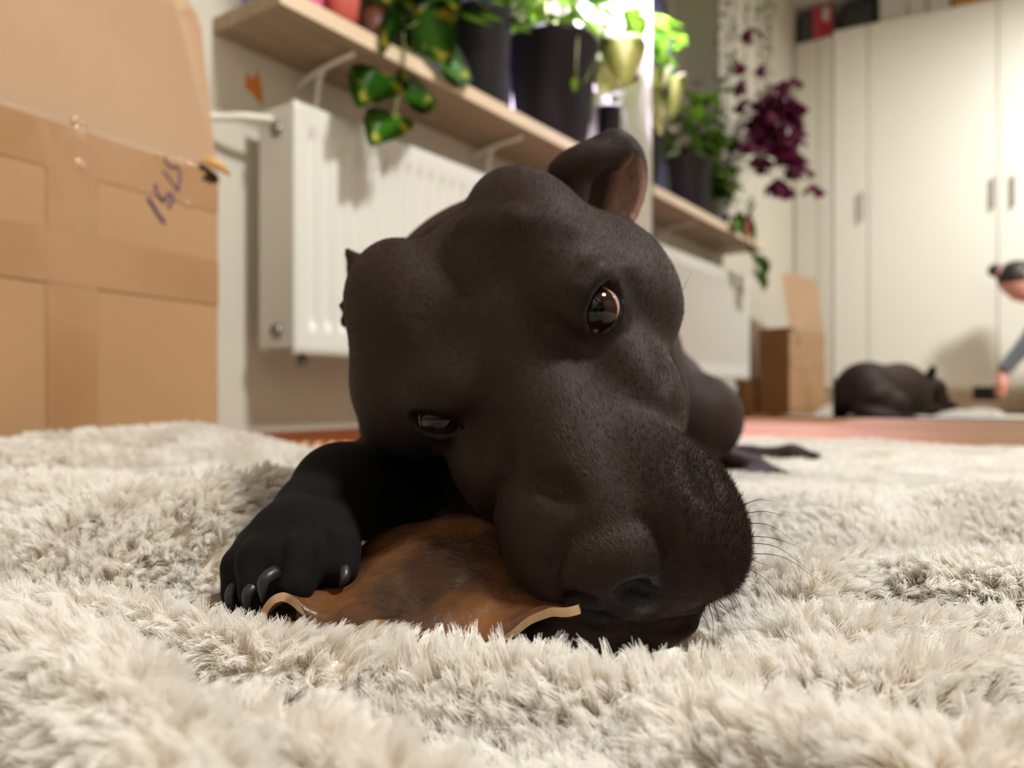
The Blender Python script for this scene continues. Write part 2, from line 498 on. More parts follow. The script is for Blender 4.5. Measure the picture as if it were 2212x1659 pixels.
tape(-.275, -.205, .004, CZ - .002, 4, 24)                       # middle seam
tape(-CW, -.0008, CZ - .062, CZ - .004, 34, 4)                   # along the fold
tape(-CW, -.0008, .262, .330, 24, 3, .0004, -.0016)
tape(-CW, -.0008, .004, .062, 24, 3, .0004)
def on_face(px, py, off=.0022):
    """where the ray through a pixel meets the front of the box"""
    d = L2W(np.array([(px - 1106) / FPX, 1.0, (858 - py) / FPX])); o = np.array([0, 0, CAM_H])
    t = (CC - o).dot(CN) / d.dot(CN)
    return o + d * t + CN * off
def ink(pts, r):
    q = [on_face(280 + x / 8.295, 300 + y / 8.295) for x, y in pts]
    V, F = tube_np(smooth_path(q, len(q) * 5), r, 6)
    c = V - (V - CC).dot(CN)[:, None] * CN[None] * .45         # flat on the board
    return mesh_np('handwriting', c, F, M_ink, ca)
ink([(320, 1060), (400, 1180), (520, 1370), (620, 1510)], .0028)
ink([(465, 800), (455, 900), (520, 1040), (605, 1110), (650, 1050), (685, 975), (745, 1010), (760, 1090), (690, 1230)], .0024)
ink([(585, 560), (660, 660), (760, 800), (850, 930), (862, 860), (893, 740), (890, 600), (840, 470)], .0020)
ink([(840, 470), (800, 510), (720, 500), (650, 430), (605, 315), (690, 350), (790, 375), (820, 440)], .0024)
M_shine = mat('tape_glint_bump', rgb(190, 150, 112), .06, 1.0)  # glossy bumps added so the tape shows glints of the lamp
for px, py, ra_, rb_ in ((171, 265, .010, .008), (172, 288, .009, .012), (174, 356, .008, .008), (347, 337, .009, .007), (366, 344, .011, .008), (384, 350, .012, .009), (402, 354, .011, .009), (420, 359, .009, .007), (404, 440, .007, .006)):
    o_ = on_face(px, py, .0004)
    Mx = Matrix(((CD[0], CN[0], 0, o_[0]), (CD[1], CN[1], 0, o_[1]), (0, 0, 1, o_[2]), (0, 0, 0, 1))) @ Matrix.Diagonal((ra_, .0026, rb_, 1))
    bm = bmesh.new(); bmesh.ops.create_uvsphere(bm, u_segments=24, v_segments=16, radius=1, matrix=Mx)
    bm_obj('tape_glint_bump', bm, M_shine, ca, True)
V, F = tube_np(smooth_path([on_face(432, 344, .004), on_face(445, 352, .012), on_face(465, 366, .015), on_face(486, 379, .010)], 10), [.001, .003, .005, .006, .0065, .0065, .006, .005, .004, .002], 8)
mesh_np('torn_edge', V, F, mat('torn_card', rgb(226, 172, 92), .7), ca)
bm = bmesh.new()
vs = [bm.verts.new(on_face(x, y, .0012)) for x, y in ((425, 352), (440, 356), (468, 378), (474, 392), (455, 398), (432, 386), (422, 368))]
f = bm.faces.new(vs); bmesh.ops.solidify(bm, geom=[f], thickness=.0006)
bm_obj('torn_hole_shade', bm, mat('hole_shade', rgb(86, 56, 26), .9), ca)  # dark sheet on the face, painted shade in place of an opening

cb = empty('small_cardboard_box', (.63, 1.30, 0), 'low brown cardboard box squeezed between the big box and the wall', 'box')
T2 = Matrix.Translation((.66, 1.258, 0))
box('body', (-.30, .0, .001), (.045, .080, .215), M_card2, cb, .002, T2)
box('lid_flap', (-.30, .0, .2155), (.045, .038, .219), M_card2, cb, .001, T2); box('lid_flap', (-.30, .041, .2155), (.045, .080, .219), M_card2, cb, .001, T2)
# ================================================================ plants and small things on the sill
def leafmat(name, c1, c2, scale, lo, hi, trans=.25, rough=.35):
    m = mat(name, c1, rough, .5, noise=(scale, c2, 2, lo, hi))
    nt = m.node_tree; b = nt.nodes['Principled BSDF']
    tr = nt.nodes.new('ShaderNodeBsdfTranslucent')
    nt.links.new(b.inputs['Base Color'].links[0].from_socket, tr.inputs['Color'])
    ms = nt.nodes.new('ShaderNodeMixShader'); ms.inputs[0].default_value = trans
    nt.links.new(b.outputs[0], ms.inputs[1]); nt.links.new(tr.outputs[0], ms.inputs[2])
    nt.links.new(ms.outputs[0], nt.nodes['Material Output'].inputs['Surface'])
    return m
M_pothos = leafmat('pothos_leaf', rgb(66, 128, 28), rgb(222, 214, 90), 2.4, .54, .62)
M_lime = leafmat('lime_leaf', rgb(110, 170, 40), rgb(190, 220, 90), 3, .42, .6, .5)
M_cream = leafmat('cream_leaf', rgb(232, 230, 170), rgb(190, 205, 110), 3, .5, .7, .4)
M_purple = leafmat('purple_leaf', rgb(126, 36, 72), rgb(156, 60, 106), 4, .35, .65, .3)
M_ivy = leafmat('grey_green_leaf', rgb(78, 98, 62), rgb(112, 130, 84), 4, .4, .6, .2)
M_stem = mat('plant_stem', rgb(128, 132, 70), .6)
M_pstem = mat('purple_stem', rgb(112, 70, 66), .6)
M_pot = mat('black_pot', rgb(11, 11, 17), .42, .35, bump=(40, .1, .002))
M_gpot = mat('charcoal_pot', rgb(34, 34, 38), .5, .4)
M_soil = mat('soil', rgb(52, 40, 30), .95, .1)
M_coral = mat('coral_glaze', rgb(196, 88, 74), .35, .5); M_pinkg = mat('pink_glaze', rgb(226, 100, 150), .35, .5)
M_greyp = mat('grey_pot', rgb(150, 150, 148), .5, .4)

def leaf_mesh(name, kind, m):
    """a leaf along +Y with its stalk end at the origin, one unit long"""
    if kind == 'heart': out = [(0, .0), (.20, -.10), (.40, -.02), (.47, .20), (.40, .45), (.24, .72), (.08, .93), (0, 1.0)]
    elif kind == 'oval': out = [(0, 0), (.16, .10), (.27, .30), (.28, .52), (.20, .76), (.08, .94), (0, 1.0)]
    elif kind == 'lance': out = [(0, 0), (.12, .12), (.17, .35), (.14, .62), (.07, .85), (0, 1.0)]
    elif kind == 'tri': out = [(0, 0), (.18, .30), (.42, .72), (.36, .84), (.14, .82), (0, .74)]
    bm = bmesh.new()
    mid = [bm.verts.new((0, y, -.02 - .10 * y * y)) for x, y in out]
    for s in (1, -1):
        e = [mid[0]] + [bm.verts.new((s * x, y, .10 * x - .12 * y * y)) for x, y in out[1:-1]] + [mid[-1]]
        for i in range(len(out) - 1):
            q = [mid[i], e[i], e[i + 1], mid[i + 1]] if s > 0 else [mid[i], mid[i + 1], e[i + 1], e[i]]
            q2 = []
            for v in q:
                if v not in q2: q2.append(v)
            if len(q2) > 2: bm.faces.new(q2)
    bmesh.ops.solidify(bm, geom=bm.faces[:], thickness=.012)
    me = bpy.data.meshes.new(name); bm.to_mesh(me); bm.free()
    me.polygons.foreach_set('use_smooth', [True] * len(me.polygons)); me.materials.append(m)
    return me
LM = {(k, n): leaf_mesh('leaf', k, m) for k, n, m in (('heart', 'pothos', M_pothos), ('heart', 'lime', M_lime), ('oval', 'lime', M_lime), ('heart', 'cream', M_cream),
      ('tri', 'purple', M_purple), ('lance', 'purple', M_purple), ('oval', 'ivy', M_ivy), ('lance', 'green', M_pothos))}
def leaf(parent, key, pos, direction, up, size, wide=1.0):
    d = Vector(direction).normalized(); u = Vector(up); u = (u - d * u.dot(d)).normalized(); x = d.cross(u)
    o = bpy.data.objects.new('leaf', LM[key]); C.objects.link(o)
    o.matrix_basis = Matrix(((x.x * size * wide, d.x * size, u.x * size, pos[0]), (x.y * size * wide, d.y * size, u.y * size, pos[1]), (x.z * size * wide, d.z * size, u.z * size, pos[2]), (0, 0, 0, 1)))
    setpar(o, parent)
    return o
def pot(parent, x, y, r0, r1, h, m, rim=.006):
    bm = bmesh.new()
    bm_lathe(bm, [(0, 0), (r0 * .92, 0), (r0, .004), (r1, h - .016), (r1 + rim, h - .014), (r1 + rim, h - .001), (r1 + rim - .002, h), (r1 - .004, h), (r1 - .007, h - .03), (r0, .03), (0, .03)], loc=(x, y, .868), n=40)
    bm_obj('pot', bm, m, parent, True)
    bm = bmesh.new(); bm_lathe(bm, [(0, h - .02), (r1 - .010, h - .024), (r1 - .012, h - .05), (0, h - .05)], loc=(x, y, .868), n=24)
    bm_obj('soil', bm, M_soil, parent, True)
def ray_at_y(px, py, Y):
    d = L2W(np.array([(px - 1106) / FPX, 1.0, (858 - py) / FPX])); return np.array([0, 0, CAM_H]) + d * (Y / d[1])
CAMF = Vector(L2W((0, 1, 0))); CAMR = Vector(L2W((1, 0, 0))); UP = Vector((0, 0, 1))
def img_dir(dx, dy): return CAMR * dx - UP * dy      # direction in the picture, y down

# trailing variegated plant in a grey pot
ph = empty('trailing_plant', (1.35, 1.235, .868), 'trailing plant with heart-shaped green and yellow leaves hanging over the sill edge', 'plant')
pot(ph, 1.36, 1.255, .048, .062, .13, M_greyp)
st = [ray_at_y(x, y, Y) for x, y, Y in ((900, -20, 1.20), (872, 20, 1.17), (873, 120, 1.14), (868, 170, 1.125), (858, 215, 1.118), (850, 275, 1.115))]
tube('stem', smooth_path(st, 24), .0032, M_stem, ph, 6)
for (sx, sy), (ex, ey) in (((866, 180), (820, 200)), ((860, 195), (880, 192)), ((851, 268), (838, 252)), ((873, 60), (905, 45)), ((868, 100), (960, 140)), ((852, 270), (900, 278))):
    tube('stem', [ray_at_y(sx, sy, 1.12), ray_at_y((sx + ex) / 2, (sy + ey) / 2 + 4, 1.115), ray_at_y(ex, ey, 1.11)], .0018, M_stem, ph, 5)
tocam = -CAMF
for (sx, sy), (ex, ey), wd, Y, key in (((830, 163), (772, 218), 1.05, 1.11, 'heart'), ((872, 196), (950, 210), 1.0, 1.11, 'heart'), ((850, 252), (800, 305), .95, 1.105, 'heart'), ((912, 30), (975, 150), 1.0, 1.12, 'heart'),
                                       ((958, 128), (1030, 168), 1.0, 1.125, 'heart'), ((862, 10), (820, 110), .8, 1.13, 'lance'), ((850, -60), (905, 40), 1.0, 1.14, 'heart'), ((800, -70), (850, 20), 1.0, 1.15, 'heart'), ((930, -60), (1000, 40), 1.0, 1.15, 'heart')):
    a = ray_at_y(sx, sy, Y); b = ray_at_y(ex, ey, Y - .01); d = Vector(b - a)
    leaf(ph, (key, 'pothos' if key == 'heart' else 'green'), a, d, tocam + UP * .12, d.length, wd * 1.12)
rr = random.Random(3)
for i in range(14):
    a = rr.uniform(0, 6.28); base = Vector((1.36, 1.255, .99)); d = Vector((math.cos(a), math.sin(a) * .8 - .25, rr.uniform(.2, 1.2)))
    p = base + d.normalized() * rr.uniform(.03, .12)
    leaf(ph, ('heart', 'pothos'), p, d + Vector((0, 0, -.8)), (0, -.3, 1), rr.uniform(.05, .075))

for i in range(90):
    a = rr.uniform(0, 6.28); r = rr.uniform(.03, .20); h = rr.uniform(.0, .36)
    p = Vector((1.40 + r * math.cos(a), 1.235 + .5 * r * math.sin(a), 1.03 + h))
    if i % 4 == 0: tube('stem', smooth_path([(1.36 + .02 * math.cos(a), 1.255, .985), (1.38 + .4 * r * math.cos(a), 1.25, 1.02 + h * .8), tuple(p)], 6), .0018, M_stem, ph, 4)
    leaf(ph, ('heart', 'lime') if i % 3 else ('heart', 'pothos'), p, (math.cos(a), math.sin(a), rr.uniform(-1.2, .2)), (0, -.3, 1), rr.uniform(.045, .08))

# two tall dark planters and their plants
tp = empty('charcoal_planter', (1.625, 1.25, .868), 'charcoal plant pot with purple leaves behind the trailing plant', 'plant')
pot(tp, 1.625, 1.250, .075, .092, .257, M_gpot)
rr = random.Random(5)
for i in range(90):
    a = rr.uniform(0, 6.28); h = rr.uniform(.0, .30); r = rr.uniform(.03, .16)
    p = Vector((1.625 + r * math.cos(a), 1.27 + r * .8 * math.sin(a), 1.115 + h))
    if i < 30 and i % 3 == 0: tube('stem', [(1.625 + .02 * math.cos(a), 1.255 + .02 * math.sin(a), 1.10), tuple(p * .5 + Vector((1.625, 1.26, 1.16)) * .5), tuple(p)], .002, M_pstem, tp, 4)
    leaf(tp, ('lance', 'purple') if i % 4 == 1 else ('heart', 'lime'), p, (math.cos(a), math.sin(a), rr.uniform(-.6, .5)), (0, -.2, 1), rr.uniform(.05, .09))
bp = empty('black_planter', (2.09, 1.28, .868), 'tall black planter with pale lime leaves next to the mirror', 'plant')
pot(bp, 2.085, 1.302, .105, .146, .371, M_pot, .004)
rr = random.Random(8)
for i in range(110):
    a = rr.uniform(0, 6.28); h = rr.uniform(.02, .30); r = rr.uniform(.05, .24)
    p = Vector((2.085 + min(r * math.cos(a), .15), 1.31 + max(r * .7 * math.sin(a), -.20), 1.235 + h))
    if i % 3 == 0: tube('stem', [(2.085 + .03 * math.cos(a), 1.302 + .03 * math.sin(a), 1.21), (2.085 + .5 * r * math.cos(a), 1.305 + .35 * r * math.sin(a), 1.27 + h * .8), tuple(p)], .0025, M_stem, bp, 4)
    leaf(bp, ('heart', 'lime') if i % 4 else ('oval', 'lime'), p, (math.cos(a), math.sin(a), rr.uniform(-1.0, .3)), (0, -.2, 1), rr.uniform(.055, .10))
for (sx, sy), (ex, ey), key in (((1330, 88), (1316, 140), 'cream'), ((1345, 84), (1352, 185), 'cream'), ((1366, 92), (1378, 150), 'cream'), ((1335, 150), (1300, 196), 'cream'), ((1362, 20), (1372, 70), 'lime'), ((1240, 30), (1300, 64), 'lime'), ((1165, 22), (1180, 52), 'lime'), ((1280, 60), (1312, 92), 'lime'), ((1372, 40), (1380, 96), 'lime')):
    Yl = 1.092 if max(sx, ex) > 1345 else (1.15 if max(sx, ex) > 1316 else 1.22); a = ray_at_y(sx, sy, Yl); b = ray_at_y(ex, ey, Yl - .006); d = Vector(b - a)
    leaf(bp, ('heart', key), a, d, tocam + UP * .3, d.length, 1.1)
for pts in (((1250, 62, 1.18), (1246, 120, 1.155), (1244, 195, 1.16)), ((1290, 70, 1.19), (1288, 120, 1.17), (1262, 180, 1.165)), ((1290, 60, 1.2), (1320, 62, 1.14), (1345, 86, 1.10), (1362, 100, 1.10))):
    tube('stem', smooth_path([ray_at_y(x, y, Y) for x, y, Y in pts], 8), .0022, M_stem, bp, 5)
leaf(bp, ('oval', 'lime'), ray_at_y(1244, 165, 1.155), img_dir(-.1, 1), tocam, .045)
sb = empty('small_black_planter', (2.285, 1.24, .868), 'small black plant pot squeezed between the tall planter and the wall', 'plant')
pot(sb, 2.300, 1.215, .034, .042, .215, M_pot, .003)
rr = random.Random(9)
for i in range(16):
    a = rr.uniform(0, 6.28)
    p = Vector((2.298 + .014 * math.cos(a), 1.205 + .03 * math.sin(a), 1.085 + rr.uniform(0, .06)))
    leaf(sb, ('oval', 'lime'), p, (math.cos(a) * .6, math.sin(a), rr.uniform(-.3, .8)), (0, 0, 1), rr.uniform(.026, .038))

# purple clover on long arching stems
ox = empty('purple_clover', (1.20, 1.265, .868), 'dark purple clover on long arching stems that lean into the room', 'plant')
pot(ox, 1.205, 1.285, .040, .052, .105, M_gpot)
rr = random.Random(12)
for i in range(92):
    ty = rr.gauss(1.03, .07); tx = rr.gauss(1.14, .150); tz = 1.385 + rr.gauss(0, .115) - .25 * (1.03 - ty)
    tip = Vector((tx, ty, tz)); b0 = Vector((1.205 + rr.uniform(-.02, .02), 1.28, .965))
    if i % 2 == 0:
        tube('stem', smooth_path([b0, b0 * .45 + tip * .55 + Vector((0, .04, .16)), tip], 8), .0016, M_pstem, ox, 4)
    a0 = rr.uniform(0, 6.28)
    for k in range(3):
        a = a0 + k * 2.094
        leaf(ox, ('tri', 'purple'), tip, (math.cos(a), math.sin(a), -1.1), (0, 0, 1), rr.uniform(.066, .092))

# hanging plant above the window, seen in the mirror
hp = empty('hanging_plant', (1.02, 1.22, 2.1), 'grey-green hanging plant with long strands above the left end of the sill', 'plant')
bm = bmesh.new(); bm_lathe(bm, [(0, 0), (.05, 0), (.075, .03), (.085, .11), (.08, .11), (.07, .04), (0, .03)], loc=(1.02, 1.22, 2.08), n=28); bm_obj('pot', bm, M_wbox, hp, True)
for k in range(3):
    a = k * 2.1; tube('cord', [(1.02 + .083 * math.cos(a), 1.22 + .083 * math.sin(a), 2.185), (1.02 + .02 * math.cos(a), 1.22 + .02 * math.sin(a), 2.40), (1.02, 1.22, 2.62)], .0018, M_wbox, hp, 5)
rr = random.Random(21)
for i in range(13):
    a = i * .483; L = rr.uniform(.50, .86); r = .09 + rr.uniform(0, .03)
    pts = [(1.02 + .06 * math.cos(a), 1.22 + .06 * math.sin(a), 2.19), (1.02 + r * math.cos(a), 1.22 + r * math.sin(a), 2.16), (1.02 + (r + .01) * math.cos(a), 1.22 + (r + .01) * math.sin(a), 2.16 - L * .5), (1.02 + r * math.cos(a + .2), 1.22 + r * math.sin(a + .2), 2.16 - L)]
    path = smooth_path(pts, 22); tube('strand', path, .0016, M_stem, hp, 4)
    for j in range(3, 22):
        b = rr.uniform(0, 6.28); leaf(hp, ('oval', 'ivy'), path[j], (math.cos(b), math.sin(b), -.7), (0, 0, 1), rr.uniform(.028, .042))

# left end of the sill
cp = empty('coral_pot', (1.105, 1.20, .868), 'coral red glazed pot on the left end of the window sill', 'pot')
bm = bmesh.new(); bm_lathe(bm, [(0, 0), (.024, 0), (.034, .02), (.040, .06), (.036, .10), (.033, .10), (.036, .06), (.028, .02), (0, .015)], loc=(1.090, 1.192, .868), n=30); bm_obj('pot', bm, M_coral, cp, True)
for i in range(7):
    a = i * .9; leaf(cp, ('lance', 'green'), (1.09 + .015 * math.cos(a), 1.192 + .015 * math.sin(a), .955), (math.cos(a), math.sin(a), .9), (0, 0, 1), .06)
pk = bmesh.new(); bm_lathe(pk, [(0, 0), (.024, 0), (.030, .012), (.033, .07), (.030, .07), (.027, .015), (0, .01)], loc=(1.010, 1.200, .868), n=28)
tag(bm_obj('pink_cup', pk, M_pinkg, None, True), 'bright pink cup at the very left end of the sill', 'cup')
rb = bmesh.new(); bm_lathe(rb, [(0, 0), (.028, 0), (.034, .03), (.034, .085), (.030, .085), (.030, .03), (0, .01)], loc=(1.185, 1.192, .868), n=26)
tag(bm_obj('brown_pot', rb, mat('brown_glaze', rgb(112, 66, 50), .4), None, True), 'small brown glazed pot right of the coral pot', 'pot')

# grow lamp over the plants
gl = empty('grow_lamp', (1.93, 1.23, 1.95), 'slim white grow lamp hanging over the plants by the mirror', 'lamp')
M_grow = bpy.data.materials.new('grow_led'); M_grow.use_nodes = True
_b = M_grow.node_tree.nodes['Principled BSDF']; _b.inputs['Emission Color'].default_value = (.80, .66, 1, 1); _b.inputs['Emission Strength'].default_value = 8
bm = bmesh.new(); bm_lathe(bm, [(0, 0), (.155, 0), (.16, .006), (.155, .02), (0, .03)], loc=(1.93, 1.23, 1.925), n=32); bm_obj('lamp_head', bm, M_white, gl, True)
bm = bmesh.new(); bm_lathe(bm, [(0, 0), (.145, 0), (.145, .002), (0, .002)], loc=(1.93, 1.23, 1.922), n=32); bm_obj('led_panel', bm, M_grow, gl, True)
tube('cord', [(1.93, 1.23, 1.95), (1.93, 1.23, 2.62)], .003, M_wbox, gl, 6)

# braided toy on the floor by the baseboard
rt = empty('rope_toy', tuple(L2W((-.38, 1.44, .012))), 'multicoloured braided rope toy lying behind the blanket', 'dog toy')
cols = [rgb(214, 60, 40), rgb(60, 110, 60), rgb(226, 150, 50), rgb(210, 200, 180)]
for k in range(4):
    t = np.linspace(0, 1, 90); ph_ = t * 44 + k * math.pi / 2
    pts = L2W(np.stack([-.47 + .17 * t, 1.445 + .007 * np.sin(ph_) + .03 * t, .018 + .007 * np.cos(ph_)], -1))
    tube('strand', pts, .0072, mat('rope_%d' % k, cols[k], .8), rt, 7)
# ================================================================ the dog: one continuous body from a smooth distance field
EX = np.array([.825, -.10, .555]); EX /= np.linalg.norm(EX)      # across the skull, towards the dog's left (order: right, forward, up)
MZ = np.array([.315, -.735, -.60]); MZ -= EX * EX.dot(MZ); MZ /= np.linalg.norm(MZ)   # along the muzzle
WU = np.cross(EX, MZ)
if WU[2] < 0: WU = -WU                                          # out of the forehead
HO = np.array([.0036, .360, CAM_H + .0152])                     # between the eyes
def Hd(x, m, w): return HO + (EX * x + MZ * m + WU * w) * 0.01  # head frame in centimetres

def axis(a, b, fine):
    return np.linspace(a, b, max(2, int(round((b - a) / fine)) + 1))
FINE = 0.0019
GX = np.concatenate([axis(-.30, -.15, .005)[:-1], axis(-.15, .135, FINE)[:-1], axis(.135, .49, .0055)])
GY = np.concatenate([axis(.225, .50, FINE)[:-1], axis(.50, .64, .0036)[:-1], axis(.64, 1.38, .0065)])
GZ = np.concatenate([axis(-.012, .265, FINE)[:-1], axis(.265, .33, .004)])
FLD = np.full((len(GX), len(GY), len(GZ)), 1.0, dtype=np.float32)

def sub_box(lo, hi, pad):
    s = []
    for g, a, b in zip((GX, GY, GZ), lo, hi):
        i0 = max(0, np.searchsorted(g, a - pad) - 1); i1 = min(len(g), np.searchsorted(g, b + pad) + 1)
        s.append(slice(i0, i1))
    return tuple(s)
def grid(s):
    return np.meshgrid(GX[s[0]].astype(np.float32), GY[s[1]].astype(np.float32), GZ[s[2]].astype(np.float32), indexing='ij', sparse=True)
def comb(s, d, k, mode):
    f = FLD[s]
    if mode == 'add':
        h = np.maximum(k - np.abs(f - d), 0) / k
        FLD[s] = np.minimum(f, d) - h * h * k * 0.25
    else:
        h = np.maximum(k - np.abs(f + d), 0) / k
        FLD[s] = np.maximum(f, -d) + h * h * k * 0.25
def ell(c, r, k=.012, R=None, mode='add'):
    """ellipsoid, radii along the rows of R"""
    c = np.asarray(c, float); r = np.asarray(r, float)
    R = np.eye(3) if R is None else np.asarray(R)
    ext = np.sqrt(((R * r[:, None]) ** 2).sum(0))
    s = sub_box(c - ext, c + ext, k + .02)
    X, Y, Z = grid(s)
    X, Y, Z = X - c[0], Y - c[1], Z - c[2]
    q0 = q1 = 0
    for i in range(3):
        t = (X * R[i, 0] + Y * R[i, 1] + Z * R[i, 2])
        q0 = q0 + (t / r[i]) ** 2; q1 = q1 + (t / r[i] ** 2) ** 2
    k0 = np.sqrt(q0); k1 = np.sqrt(q1) + 1e-9
    comb(s, (k0 * (k0 - 1) / k1).astype(np.float32), k, mode)
def cap(a, b, ra, rb, k=.012, mode='add', sq=None):
    a = np.asarray(a, float); b = np.asarray(b, float)
    m = max(ra, rb)
    s = sub_box(np.minimum(a, b) - m, np.maximum(a, b) + m, k + .02)
    X, Y, Z = grid(s)
    d = b - a; dd = d.dot(d)
    t = np.clip(((X - a[0]) * d[0] + (Y - a[1]) * d[1] + (Z - a[2]) * d[2]) / dd, 0, 1)
    dist = np.sqrt((X - a[0] - t * d[0]) ** 2 + (Y - a[1] - t * d[1]) ** 2 + (Z - a[2] - t * d[2]) ** 2) - (ra + t * (rb - ra))
    comb(s, dist.astype(np.float32), k, mode)
def chain(pts, rs, k=.012, mode='add'):
    for i in range(len(pts) - 1): cap(pts[i], pts[i + 1], rs[i], rs[i + 1], k, mode)
RH = np.stack([EX, MZ, WU])
def hell(c, r, k=1.2, mode='add', R=None, both=True):
    """ellipsoid in head centimetres, mirrored across the head when both"""
    for sgn in ((1, -1) if both else (1,)):
        RR = RH
        if R is not None:
            Rl = np.asarray(R, float).copy(); Rl[:, 0] *= sgn
            RR = Rl @ RH
        ell(Hd(sgn * c[0], c[1], c[2]), np.array(r) * .01, k * .01, RR, mode)
def hcap(a, b, ra, rb, k=1.0, mode='add', both=True):
    for sgn in ((1, -1) if both else (1,)):
        cap(Hd(sgn * a[0], a[1], a[2]), Hd(sgn * b[0], b[1], b[2]), ra * .01, rb * .01, k * .01, mode)
def pcap(a, b, ra, rb, k=1.0, mode='add'):
    cap(P(*a), P(*b), ra * .01, rb * .01, k * .01, mode)
def pchain(pts, rs, k=.8, mode='add'):
    for i in range(len(pts) - 1): pcap(pts[i], pts[i + 1], rs[i], rs[i + 1], k, mode)
def rotz(deg):
    a = math.radians(deg); return np.array([[math.cos(a), math.sin(a), 0], [-math.sin(a), math.cos(a), 0], [0, 0, 1]])

# --- trunk
cap((.000, .60, .160), (.085, .95, .155), .112, .118, .03)
ell((.025, .66, .195), (.085, .13, .085), .03)                   # withers
ell((.105, 1.03, .150), (.115, .13, .125), .05)                  # rump
ell((-.050, .555, .115), (.060, .075, .085), .03)                # right shoulder
ell((.075, .60, .115), (.060, .085, .085), .03)
cap((.005, .53, .10), (.02, .66, .10), .075, .085, .04)          # chest
cap(Hd(.8, -8.5, -4.2), (.018, .62, .168), .049, .086, .03)        # neck
cap(Hd(0, -7, -6.5), (.000, .60, .13), .050, .085, .04)
# --- hind legs
ell((.190, 1.06, .115), (.080, .125, .075), .03, rotz(-25))      # left thigh
cap((.240, 1.00, .088), (.225, 1.13, .050), .060, .045, .02)
cap((.27, 1.14, .035), (.315, 1.01, .020), .026, .020, .02)      # hock and foot
for dx, dy in ((-.020, -.030), (.002, -.040), (.024, -.034)):
    cap((.318, 1.00, .020), (.318 + dx * 1.1, .995 + dy, .013), .015, .011, .008)
ell((.000, 1.09, .110), (.085, .12, .085), .03)                  # right thigh
cap((-.03, 1.12, .035), (-.04, .98, .022), .030, .020, .02)
# --- tail
chain([(.19, 1.16, .07), (.28, 1.19, .028), (.36, 1.17, .022), (.42, 1.15, .029), (.452, 1.135, .029)], [.034, .024, .0185, .0150, .0060], .015)
# --- right foreleg (left in the picture)
pchain([(905, 985, .50), (835, 1055, .455), (735, 1062, .405)], [3.6, 2.9, 2.35], 1.5)
pcap((735, 1056, .405), (690, 1115, .378), 2.25, 2.15, 1.0)
pchain([(690, 1120, .378), (650, 1170, .352)], [2.1, 2.0], .8)
ell(P(655, 1175, .350), (.0255, .03, .019), .010)
# four toes
for pts, rs in (([(700, 1165, .352), (728, 1190, .334), (735, 1232, .326)], [1.15, 1.0, .8]),
                ([(660, 1180, .345), (642, 1215, .322), (630, 1265, .312)], [1.25, 1.2, .95]),
                ([(595, 1175, .348), (570, 1215, .326), (558, 1275, .314)], [1.2, 1.1, .85]),
                ([(555, 1180, .352), (525, 1225, .336), (515, 1280, .328)], [1.0, .9, .75])):
    pchain(pts, rs, .35)
# --- left foreleg, folded under the chin
chain([(.07, .56, .07), (.085, .47, .045), (.06, .37, .032)], [.040, .030, .022], .015)
pchain([(1350, 1345, .345), (1240, 1372, .312)], [1.7, 1.35], .8)
for px, py in ((1185, 1372), (1225, 1378), (1265, 1382)):
    pcap((px + 20, py - 4, .315), (px - 14, py + 6, .302), .85, .7, .3)

# --- skull
SX = .3
def one(c, r, k=1.2, mode='add', R=None): hell(c, r, k, mode, R, both=False)
one((SX, -6.0, -1.2), (5.5, 7.0, 5.0), 1.5)
one((3.5 + SX, -6.6, 1.1), (3.2, 5.6, 3.2), .9)                  # temporal muscles
one((-3.9 + SX, -7.4, 1.5), (3.3, 5.2, 3.0), .9)
one((3.8, -1.3, .9), (2.3, 2.4, 1.5), 1.4)                       # brows
one((-3.4, -1.3, .9), (2.3, 2.4, 1.5), 1.4)
one((5.9 + SX, -4.2, -2.6), (2.9, 5.0, 3.4), 1.6)                # cheek bones
one((-6.35 + SX, -4.9, -1.2), (2.9, 4.4, 3.1), 1.6)
one((3.9, 1.2, -3.3), (2.2, 4.2, 2.8), 1.4)
one((-3.9, 1.2, -3.3), (2.0, 3.6, 2.6), 1.4)
one((5.4 + SX, -6.5, -5.2), (3.2, 4.8, 4.4), 1.8)                # jaw muscles
one((-3.9 + SX, -6.8, -5.2), (3.0, 4.6, 4.2), 1.6)
hcap((0, -1.5, -1.5), (-.45, 8.6, -2.5), 2.9, 2.5, 1.6, both=False)
one((1.7, 4.6, -3.6), (2.0, 5.4, 2.6), 1.2)
one((-2.3, 4.6, -3.4), (2.0, 5.4, 2.6), 1.2)
one((2.0, 8.5, -3.8), (2.75, 4.4, 3.1), .9)                     # flews
one((-2.5, 7.6, -3.1), (2.5, 4.2, 2.9), .9)
one((-.5, 10.2, -4.1), (2.6, 2.0, 2.2), 1.0)
one((2.2, 1.2, -5.4), (2.6, 4.6, 2.8), 1.5)
one((-2.3, 1.2, -5.4), (2.6, 4.6, 2.8), 1.5)
hcap((0, -5, -7.4), (-.2, 8.6, -6.3), 3.0, 2.1, 1.2, both=False) # lower jaw
one((-.5, 10.9, -6.0), (2.1, 1.7, 1.3), .5)                      # lower lip
hcap((SX - .5, -13.5, 5.0), (.1, -3.5, 3.35), .95, .2, 2.2, 'sub', both=False)  # furrow of the forehead
# nose leather
one((-1.1, 10.6, -1.75), (2.1, 1.35, 1.5), .45)
one((.45, 10.95, -2.35), (.95, 1.0, 1.0), .25)                   # wings of the nostrils
one((-2.65, 10.6, -2.2), (.95, 1.0, 1.0), .25)
one((-1.1, 11.35, -2.9), (.95, .9, 1.0), .3)

